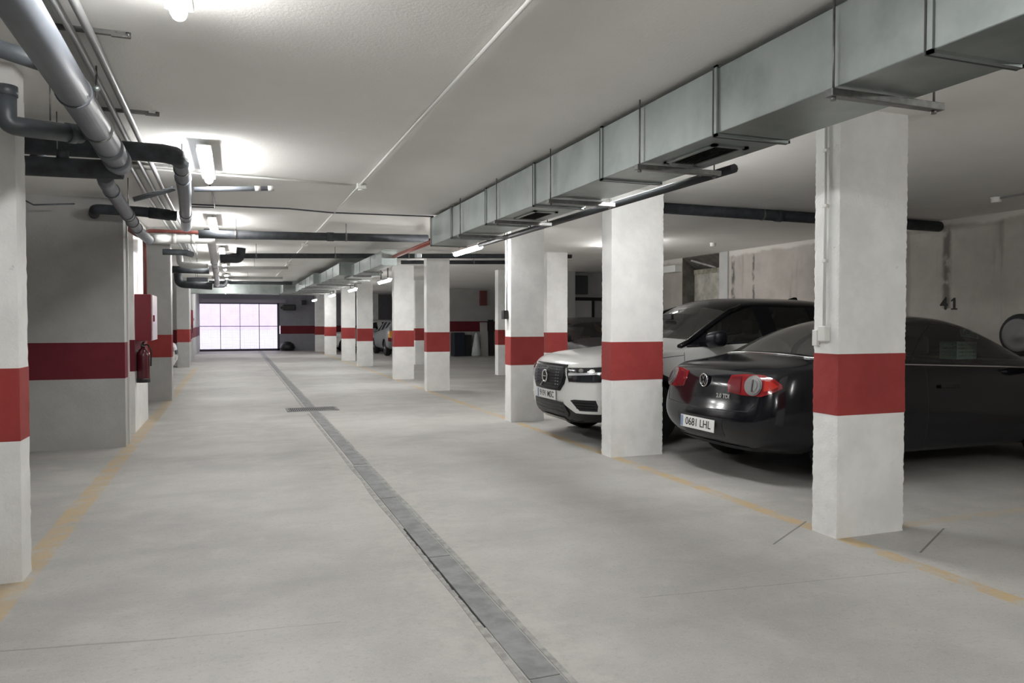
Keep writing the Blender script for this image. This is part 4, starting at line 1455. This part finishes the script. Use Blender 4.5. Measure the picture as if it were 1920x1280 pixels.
    for s_ in (-.33, -.28, .28, .33):
        for k in range(6):
            t = -.083 + k * .034
            p, _ = sh.hit((-1, -s_, gz + t), X)
            m.box(p.x - .036, p.x - .028, -s_ - .008, -s_ + .008, gz + t, gz + t + .012)
    m.build('grille_pattern', CM['satin'], gr)
    # round emblem with arrow on a diagonal bar
    p, _ = sh.hit((-1, 0, gz), X)
    ex = p.x - .040
    em = MB()
    ring = [(ex, .066 * math.cos(t * PI / 12), gz + .066 * math.sin(t * PI / 12)) for t in range(25)]
    em.tube(ring, .011, 8, caps=False)
    em.bar((ex, -.045, gz + .045), (ex, -.125, gz + .118), .018, .018)
    em.bar((ex, -.125, gz + .118), (ex, -.075, gz + .118), .014, .014)
    em.bar((ex, -.125, gz + .118), (ex, -.125, gz + .07), .014, .014)
    em.bar((ex, -.05, gz), (ex, .05, gz), .024, .010)
    eo = em.build('emblem', CM['chrome'], r)
    sh.patch([(-.13, -.125), (-.16, -.125), (-.055, -.045), (-.04, -.06)], (0, 0, gz), Yv, X, 'diagonal_bar', CM['satin'], r, lift=.030, thick=.012)
    # intake, plate, skid plate
    ik = sh.patch([(-.40, .075), (.40, .075), (.46, -.05), (.42, -.09), (-.42, -.09), (-.46, -.05)], (0, 0, .395), Yv, X, 'lower_intake', CM['trim'], r, lift=.012, thick=.012)
    for t in (-.05, .0, .045):
        sh.patch([(-.38, t), (.38, t), (.38, t + .010), (-.38, t + .010)], (0, 0, .395), Yv, X, 'intake_slat', CM['gloss'], ik, lift=.018, thick=.008)
    sh.patch([(-.30, .035), (.30, .035), (.36, -.03), (-.36, -.03)], (0, 0, .245), Yv, X, 'skid_plate', CM['satin'], r, lift=.012, thick=.012)
    p, _ = sh.hit((-1, 0, .53), X)
    plate_at(r, p.x - .012, 0, .535, '9191 MSC')
    for (wx, s) in ((.86, 1), (.86, -1), (3.56, 1), (3.56, -1)):
        wheel(r, wx, s * .80, .355, .235)
    # cabin
    MB().box(1.2, 4.1, -.78, .78, .28, .42).build('cabin_floor', CM['under'], r)
    MB().rbox(1.28, 1.75, -.80, .80, .80, 1.07, .06).build('dashboard', CM['seat'], r)
    for s in (-1, 1):
        MB().box(1.3, 4.1, s * .84 - .02, s * .84 + .02, .4, 1.06).build('door_lining', CM['seat'], r)
        seat(r, 2.15, s * .38, .42, head=CM['seatgrey'] if s > 0 else CM['seat'])
    MB().rbox(3.0, 3.5, -.66, .66, .42, .64, .05).rbox(3.42, 3.58, -.66, .66, .6, 1.16, .05).build('rear_bench', CM['seat'], r)
    MB().prism([(3.44, -.01, 1.66), (3.64, -.01, 1.655), (3.62, -.01, 1.695), (3.58, -.01, 1.70)], (0, .02, 0)).build('roof_antenna', CM['gloss'], r, bevel=.006)
    c = Vector((1.86, -.38, 1.0))
    pts = [c + Vector((.06 * math.sin(t * PI / 12), .18 * math.cos(t * PI / 12), .17 * math.sin(t * PI / 12))) for t in range(25)]
    MB().tube(pts, .014, 8, caps=False).bar(c - Vector((0, .17, 0)), c + Vector((0, .17, 0)), .03, .02).build('steering_wheel', CM['trim'], r)
    MB().rbox(1.62, 1.66, -.1, .1, 1.40, 1.46, .01).build('rear_view_mirror', CM['trim'], r)
    return r


# ---------------------------------------------------------------- black coupe convertible, tail towards the aisle
def make_black_coupe():
    st = [
        [(.36, .73, .25), (.165, .855, .49), (.185, .84, .70), (.22, .785, .945), (.125, .66, .965), (.085, .45, .975), (.06, .23, .98), (.055, 0, .98)],
        [(.50, .80, .22), (.48, .875, .45), (.48, .895, .70), (.48, .835, .975), (.46, .71, 1.0), (.44, .51, 1.012), (.43, .27, 1.02), (.43, 0, 1.022)],
        [(.86, .82, .20), (.86, .89, .45), (.86, .905, .71), (.84, .845, .99), (.80, .76, 1.035), (.76, .62, 1.05), (.72, .33, 1.065), (.71, 0, 1.07)],
        [(1.25, .82, .19), (1.25, .89, .45), (1.25, .90, .71), (1.22, .855, .99), (1.22, .80, 1.03), (1.15, .60, 1.235), (1.12, .35, 1.275), (1.11, 0, 1.285)],
        [(1.55, .82, .19), (1.55, .885, .45), (1.55, .895, .70), (1.55, .86, .975), (1.55, .815, 1.015), (1.58, .595, 1.345), (1.55, .43, 1.395), (1.54, 0, 1.41)],
        [(2.02, .82, .19), (2.02, .88, .45), (2.02, .89, .69), (2.02, .86, .96), (2.02, .82, .998), (2.05, .59, 1.375), (2.05, .44, 1.43), (2.05, 0, 1.448)],
        [(2.10, .82, .19), (2.10, .88, .45), (2.10, .89, .69), (2.10, .86, .957), (2.10, .82, .995), (2.13, .59, 1.375), (2.13, .44, 1.43), (2.13, 0, 1.448)],
        [(2.62, .82, .19), (2.62, .88, .45), (2.62, .89, .68), (2.62, .86, .94), (2.62, .825, .978), (2.58, .585, 1.35), (2.60, .43, 1.395), (2.61, 0, 1.412)],
        [(3.32, .82, .19), (3.32, .88, .45), (3.32, .89, .66), (3.32, .865, .915), (3.32, .82, .945), (3.28, .72, .985), (3.36, .42, 1.0), (3.40, 0, 1.005)],
        [(3.62, .81, .20), (3.62, .875, .44), (3.62, .885, .64), (3.62, .845, .86), (3.62, .75, .905), (3.62, .56, .93), (3.64, .3, .945), (3.65, 0, .95)],
        [(4.05, .78, .22), (4.05, .85, .43), (4.05, .86, .60), (4.05, .80, .765), (4.06, .68, .80), (4.08, .50, .825), (4.10, .26, .84), (4.10, 0, .845)],
        [(4.14, .66, .24), (4.22, .74, .42), (4.24, .75, .55), (4.22, .71, .66), (4.28, .60, .69), (4.32, .42, .71), (4.34, .22, .72), (4.35, 0, .72)],
    ]
    capA = [[(.20, .25), (.14, .25), (.12, .25), (.115, .25)], [(.0, .49), (-.045, .49), (-.068, .49), (-.075, .49)], [(.095, .685), (.065, .685), (.048, .685), (.043, .685)]]
    capB = [[(4.32, .24), (4.36, .24), (4.38, .24), (4.38, .24)], [(4.36, .42), (4.40, .42), (4.42, .42), (4.42, .42)], [(4.35, .56), (4.39, .56), (4.41, .56), (4.41, .56)]]

    def matfn(k, i, j):
        if k == 'side':
            if j == 4 and i in (4, 5, 6, 7): return 3
            if j in (5, 6):
                if i in (2, 3): return 6
                if i == 7: return 1
            return 0
        return 0
    cr = [(0, 2, 3, .45), (0, 1, 4, .5), (2, 8, 4, .55), (3, 8, 5, .4), (2, 3, 5, .4), (2, 9, 0, .3)]
    sh = Shell(st, capA, capB, .2, matfn, [(.93, .50, 1.3), (3.51, .50, 1.3)], (.32, .365), cr)
    r = empty('parked_car', (0, 0, 0), 'black convertible coupe with red round tail lamps, tail towards the aisle', 'car')
    black = simple('black_car_paint', (.0035, .0038, .0062), .14, spec=.42, coat=.14)
    sh.part({0, 4}, 'body', black, r)
    sh.part({5}, 'underbody', CM['under'], r)
    sh.part({1}, 'windshield', CM['windshield'], r)
    sh.part({6}, 'rear_window', CM['dusty'], r)
    for s in (-1, 1):
        sh.part({3}, 'side_window', CM['glass'], r, side=s, xr=(0, 2.06))
        sh.part({3}, 'side_window', CM['glass'], r, side=s, xr=(2.06, 5))
        # belt moulding
        sh.line([(.95, s, 1.0), (1.3, s, 1.008), (2.0, s, .982), (2.7, s, .958), (3.25, s, .932)], (0, -s, 0), .007, 'belt_moulding', CM['chrome'], r, lift=.002)
        sh.line([(3.36, s, .26), (3.36, s, .88)], (0, -s, 0), .003, 'door_gap', CM['trim'], r, lift=-.001)
        sh.line([(1.75, s, .26), (1.75, s, .96)], (0, -s, 0), .003, 'door_gap', CM['trim'], r, lift=-.001)
        p, _ = sh.hit((2.0, s * 2, .80), (0, -s, 0))
        MB().rbox(1.88, 2.12, min(p.y, p.y + s * .03), max(p.y, p.y + s * .03), .785, .815, .008).build('door_handle', black, r)
        mirror(r, 3.08, s * .86, 1.0, black, s, nose=1)
        for wx in (.93, 3.51):
            pts = [(wx + math.cos(PI * (-.05 + 1.1 * k / 24)) * .372, s * .9, .32 + math.sin(PI * (-.05 + 1.1 * k / 24)) * .372) for k in range(25)]
            sh.line(pts, (0, -s, 0), .010, 'arch_lip', black, r, lift=-.004, n=8, step=.5)
        # tail lamp
        d, e = Vector((.85, -s * .53, 0)), Vector((.53, s * .85, 0))
        c = Vector((.10, s * .61, .84))
        tl = sh.patch([(-.25, -.072), (-.265, 0), (-.24, .07), (-.1, .088), (.08, .088), (.17, .062), (.235, .015), (.24, -.015), (.17, -.055), (.08, -.088), (-.1, -.088)], c, e, d, 'tail_lamp', CM['redlens'], r, lift=.006, thick=.014)
        sh.patch([(-.24, -.06), (-.25, 0), (-.225, .058), (-.12, .07), (-.12, -.07)], c, e, d, 'brake_section', CM['darkred'], tl, lift=.018, thick=.006)
        circ = lambda q: [(q * math.cos(t * PI / 12), q * math.sin(t * PI / 12)) for t in range(24)]
        sh.patch(circ(.083), c, e, d, 'lamp_ring', CM['dullchrome'], tl, lift=.018, thick=.010)
        rl = sh.patch(circ(.071), c, e, d, 'reversing_lens', CM['dullchrome'], tl, lift=.026, thick=.008)
        sh.patch(circ(.045), c, e, d, 'inner_reflector', CM['dullchrome'], tl, lift=.032, thick=.008)
        sh.patch([(-.006, -.05), (.006, -.05), (.006, .05), (-.006, .05)], c, e, d, 'lens_divider', CM['trim'], tl, lift=.040, thick=.004)
        sh.patch([(.10, .045), (.16, .038), (.215, .0), (.16, -.03), (.10, -.045)], c, e, d, 'side_section', simple('bright_red_lens', (.40, .02, .012), .15, coat=.5), tl, lift=.016, thick=.006)
    X, Yv = (1, 0, 0), (0, -1, 0)
    # belt moulding round the foot of the rear window
    pts = []
    for k in range(21):
        y = -.78 + 1.56 * k / 20
        x = .74 - .06 * (1 - (y / .78) ** 2) if abs(y) < .6 else .74 + (abs(y) - .6) * .5
        q, n = sh.hit((x, y, 3), (0, 0, -1))
        pts.append(q + Vector((0, 0, .004)))
    MB().tube(pts, .008, 8).build('deck_moulding', CM['chrome'], r)
    # shut lines of the boot lid and bumper
    sh.line([(0, .69, .90), (0, .66, .70), (0, .60, .62), (0, 0, .595), (0, -.60, .62), (0, -.66, .70), (0, -.69, .90)], X, .004, 'boot_gap', CM['trim'], r, lift=-.001)
    sh.patch([(-.34, .075), (.34, .075), (.32, -.08), (-.32, -.08)], (0, 0, .455), Yv, X, 'plate_recess', CM['trim'], r, lift=.001, thick=.004)
    sh.patch([(-.52, .03), (.52, .03), (.46, -.03), (-.46, -.03)], (0, 0, .27), Yv, X, 'rear_diffuser', CM['trim'], r, lift=.004, thick=.01)
    p, _ = sh.hit((-1, 0, .455), X)
    plate_at(r, p.x - .012, 0, .455, '0681 LHL', tilt=.06)
    # round badge
    p, _ = sh.hit((-1, 0, .845), X)
    bx = p.x - .010
    m = MB()
    m.lathe([(.058, -.012), (.064, 0), (.058, .010)], (bx, 0, .845), (-1, 0, 0), 32)
    bo = m.build('badge', CM['gloss'], r)
    m = MB()
    ring = [(bx - .012, .056 * math.cos(t * PI / 16), .845 + .056 * math.sin(t * PI / 16)) for t in range(33)]
    m.tube(ring, .0055, 8, caps=False)

    def stroke(pts):
        for a, b in zip(pts, pts[1:]):
            m.bar((bx - .012, -a[0], .845 + a[1]), (bx - .012, -b[0], .845 + b[1]), .0085, .007)
    stroke([(-.021, .047), (0, .008), (.021, .047)])
    stroke([(-.048, .024), (-.020, -.042), (0, -.002), (.020, -.042), (.048, .024)])
    m.build('badge_emblem', CM['chrome'], bo)
    p, _ = sh.hit((-1, -.29, .725), X)
    MB().text('2.0 TDI', (p.x - .006, -.29, .725), (.12, -1, 0), (0.05, 0, 1), .052, .004, bold=.02).build('badge_lettering', CM['badge'], r)
    for (wx, s) in ((.93, 1), (.93, -1), (3.51, 1), (3.51, -1)):
        wheel(r, wx, s * .775, .318, .215, 7)
    # cabin
    MB().box(1.0, 3.4, -.74, .74, .22, .36).build('cabin_floor', CM['under'], r)
    MB().rbox(2.92, 3.36, -.74, .74, .70, 1.0, .05).build('dashboard', CM['seat'], r)
    for s in (-1, 1):
        MB().box(1.2, 3.3, s * .79 - .02, s * .79 + .02, .35, .93).build('door_lining', CM['seat'], r)
        seat(r, 2.62, s * .36, .26, face=1)
        seat(r, 2.02, s * .34, .22, face=1)
    c = Vector((2.82, .36, .90))
    pts = [c + Vector((-.06 * math.sin(t * PI / 12), .18 * math.cos(t * PI / 12), .17 * math.sin(t * PI / 12))) for t in range(25)]
    MB().tube(pts, .014, 8, caps=False).bar(c - Vector((0, .17, 0)), c + Vector((0, .17, 0)), .03, .02).build('steering_wheel', CM['trim'], r)
    MB().rbox(1.36, 1.44, -.14, .14, .98, 1.0, .01).build('parcel_shelf_pad', CM['seat'], r)
    return r


def move(r, loc, rz=0):
    r.location = loc
    r.rotation_euler = (0, 0, rz)


suv = make_white_suv()
move(suv, (3.42, 8.04, 0))
coupe = make_black_coupe()
move(coupe, (3.95, 5.74, 0))


# ---------------------------------------------------------------- distant hatchbacks
def make_hatch(label, paint, name_paint):
    sh = suv_shell(.92, .94, .885)
    r = empty('parked_car', (0, 0, 0), label, 'car', 'distant parked cars')
    pm = simple(name_paint, paint, .35, 0, coat=.6 if max(paint) > .1 else 0)
    sh.part({0, 4}, 'body', pm, r)
    sh.part({2}, 'lower_bumper', pm, r)
    sh.part({5}, 'underbody', CM['under'], r)
    sh.part({1}, 'windshield', CM['darkglass'], r)
    sh.part({6}, 'rear_window', CM['darkglass'], r)
    for s in (-1, 1):
        sh.part({3}, 'side_window', CM['darkglass'], r, side=s)
        mirror(r, 1.5, s * .85, 1.03, pm if 'brown' not in name_paint else CM['trim'], s)
        d, e = Vector((.80, -s * .60, 0)), Vector((.60, s * .80, 0))
        sh.patch([(-.22, .06), (.36, .10), (.30, -.02), (-.18, -.06)], (.13, s * .65, .68), e, d, 'headlamp', CM['clear'] if 0 else CM['drl'], r, lift=.006)
        d, e = Vector((-.75, -s * .66, 0)), Vector((-.66, s * .75, 0))
        c = Vector((4.0, s * .72, .80))
        t = sh.patch([(-.13, .20), (.10, .22), (.14, -.20), (-.13, -.20)], c, e, d, 'tail_lamp', CM['amber'], r, lift=.006)
        sh.patch([(-.13, -.05), (.13, -.05), (.13, -.20), (-.13, -.20)], c, e, d, 'lower_lens', CM['redlens'], t, lift=.014)
        sh.line([(1.18, s, .32), (1.18, s, .95)], (0, -s, 0), .004, 'door_gap', CM['trim'], r, lift=-.001)
    for (wx, s) in ((.79, 1), (.79, -1), (3.275, 1), (3.275, -1)):
        wheel(r, wx, s * .74, .315, .2)
    sh.patch([(-.40, .05), (.40, .05), (.34, -.06), (-.34, -.06)], (0, 0, .60), (0, -1, 0), (1, 0, 0), 'grille', CM['trim'], r, lift=.008)
    sh.patch([(-.26, .05), (.26, .05), (.26, -.06), (-.26, -.06)], (0, 0, .44), (0, -1, 0), (1, 0, 0), 'number_plate', CM['plate'], r, lift=.01, thick=.006)
    return r


h = make_hatch('silver grey hatchback with amber and red tail lamp seen between two far columns', (.20, .21, .22), 'silver_grey_paint')
move(h, (6.55, 33.5, 0), -PI / 2)
h = make_hatch('brownish grey car with black mirror in front of the white door, behind the white car', (.045, .040, .039), 'brown_grey_paint')
move(h, (7.55, 12.9, 0), PI / 2)
h = make_hatch('white car end peeking out beyond the banded pier left of the aisle', (.66, .65, .63), 'white_enamel_paint')
move(h, (-1.40, 21.2, 0), PI)
h = make_hatch('white car beside the far column on the right of the gate', (.66, .66, .65), 'cream_white_paint')
move(h, (3.95, 34.9, 0), 0)

# pale green crate inside the black car
m = MB()
cx, cy, cz = 6.80, 5.46, 1.007
wx, wy, hz = .27, .19, .165
for k in range(5):
    z = cz + k * hz / 4.5
    m.box(cx - wx / 2, cx + wx / 2, cy - wy / 2, cy - wy / 2 + .006, z, z + .018)
    m.box(cx - wx / 2, cx + wx / 2, cy + wy / 2 - .006, cy + wy / 2, z, z + .018)
    m.box(cx - wx / 2, cx - wx / 2 + .006, cy - wy / 2, cy + wy / 2, z, z + .018)
    m.box(cx + wx / 2 - .006, cx + wx / 2, cy - wy / 2, cy + wy / 2, z, z + .018)
for k in range(13):
    x = cx - wx / 2 + k * (wx - .010) / 12
    m.box(x, x + .010, cy - wy / 2 - .001, cy - wy / 2 + .005, cz, cz + hz)
    m.box(x, x + .010, cy + wy / 2 - .005, cy + wy / 2 + .001, cz, cz + hz)
m.box(cx - wx / 2, cx + wx / 2, cy - wy / 2, cy + wy / 2, cz - .006, cz)
o = m.build('plastic_crate', simple('pale_green_plastic', (.45, .66, .52), .5))
tag(o, 'pale green slatted plastic crate seen through the side window of the black car', 'crate')
# ------------------------------------------------------------------ world and output look
wd = bpy.data.worlds.new('sky')
SC.world = wd
wd.use_nodes = True
nt = wd.node_tree
bg = nt.nodes['Background']
bg.inputs[0].default_value = (.88, .83, 1.0, 1)
bg.inputs[1].default_value = 1.95
SC.view_settings.view_transform = 'Standard'
SC.view_settings.look = 'None'
SC.view_settings.exposure = 0.2
SC.view_settings.gamma = 1.0
SC.view_settings.use_curve_mapping = False
SC.cycles.max_bounces = 12
SC.cycles.diffuse_bounces = 6
SC.cycles.transparent_max_bounces = 12
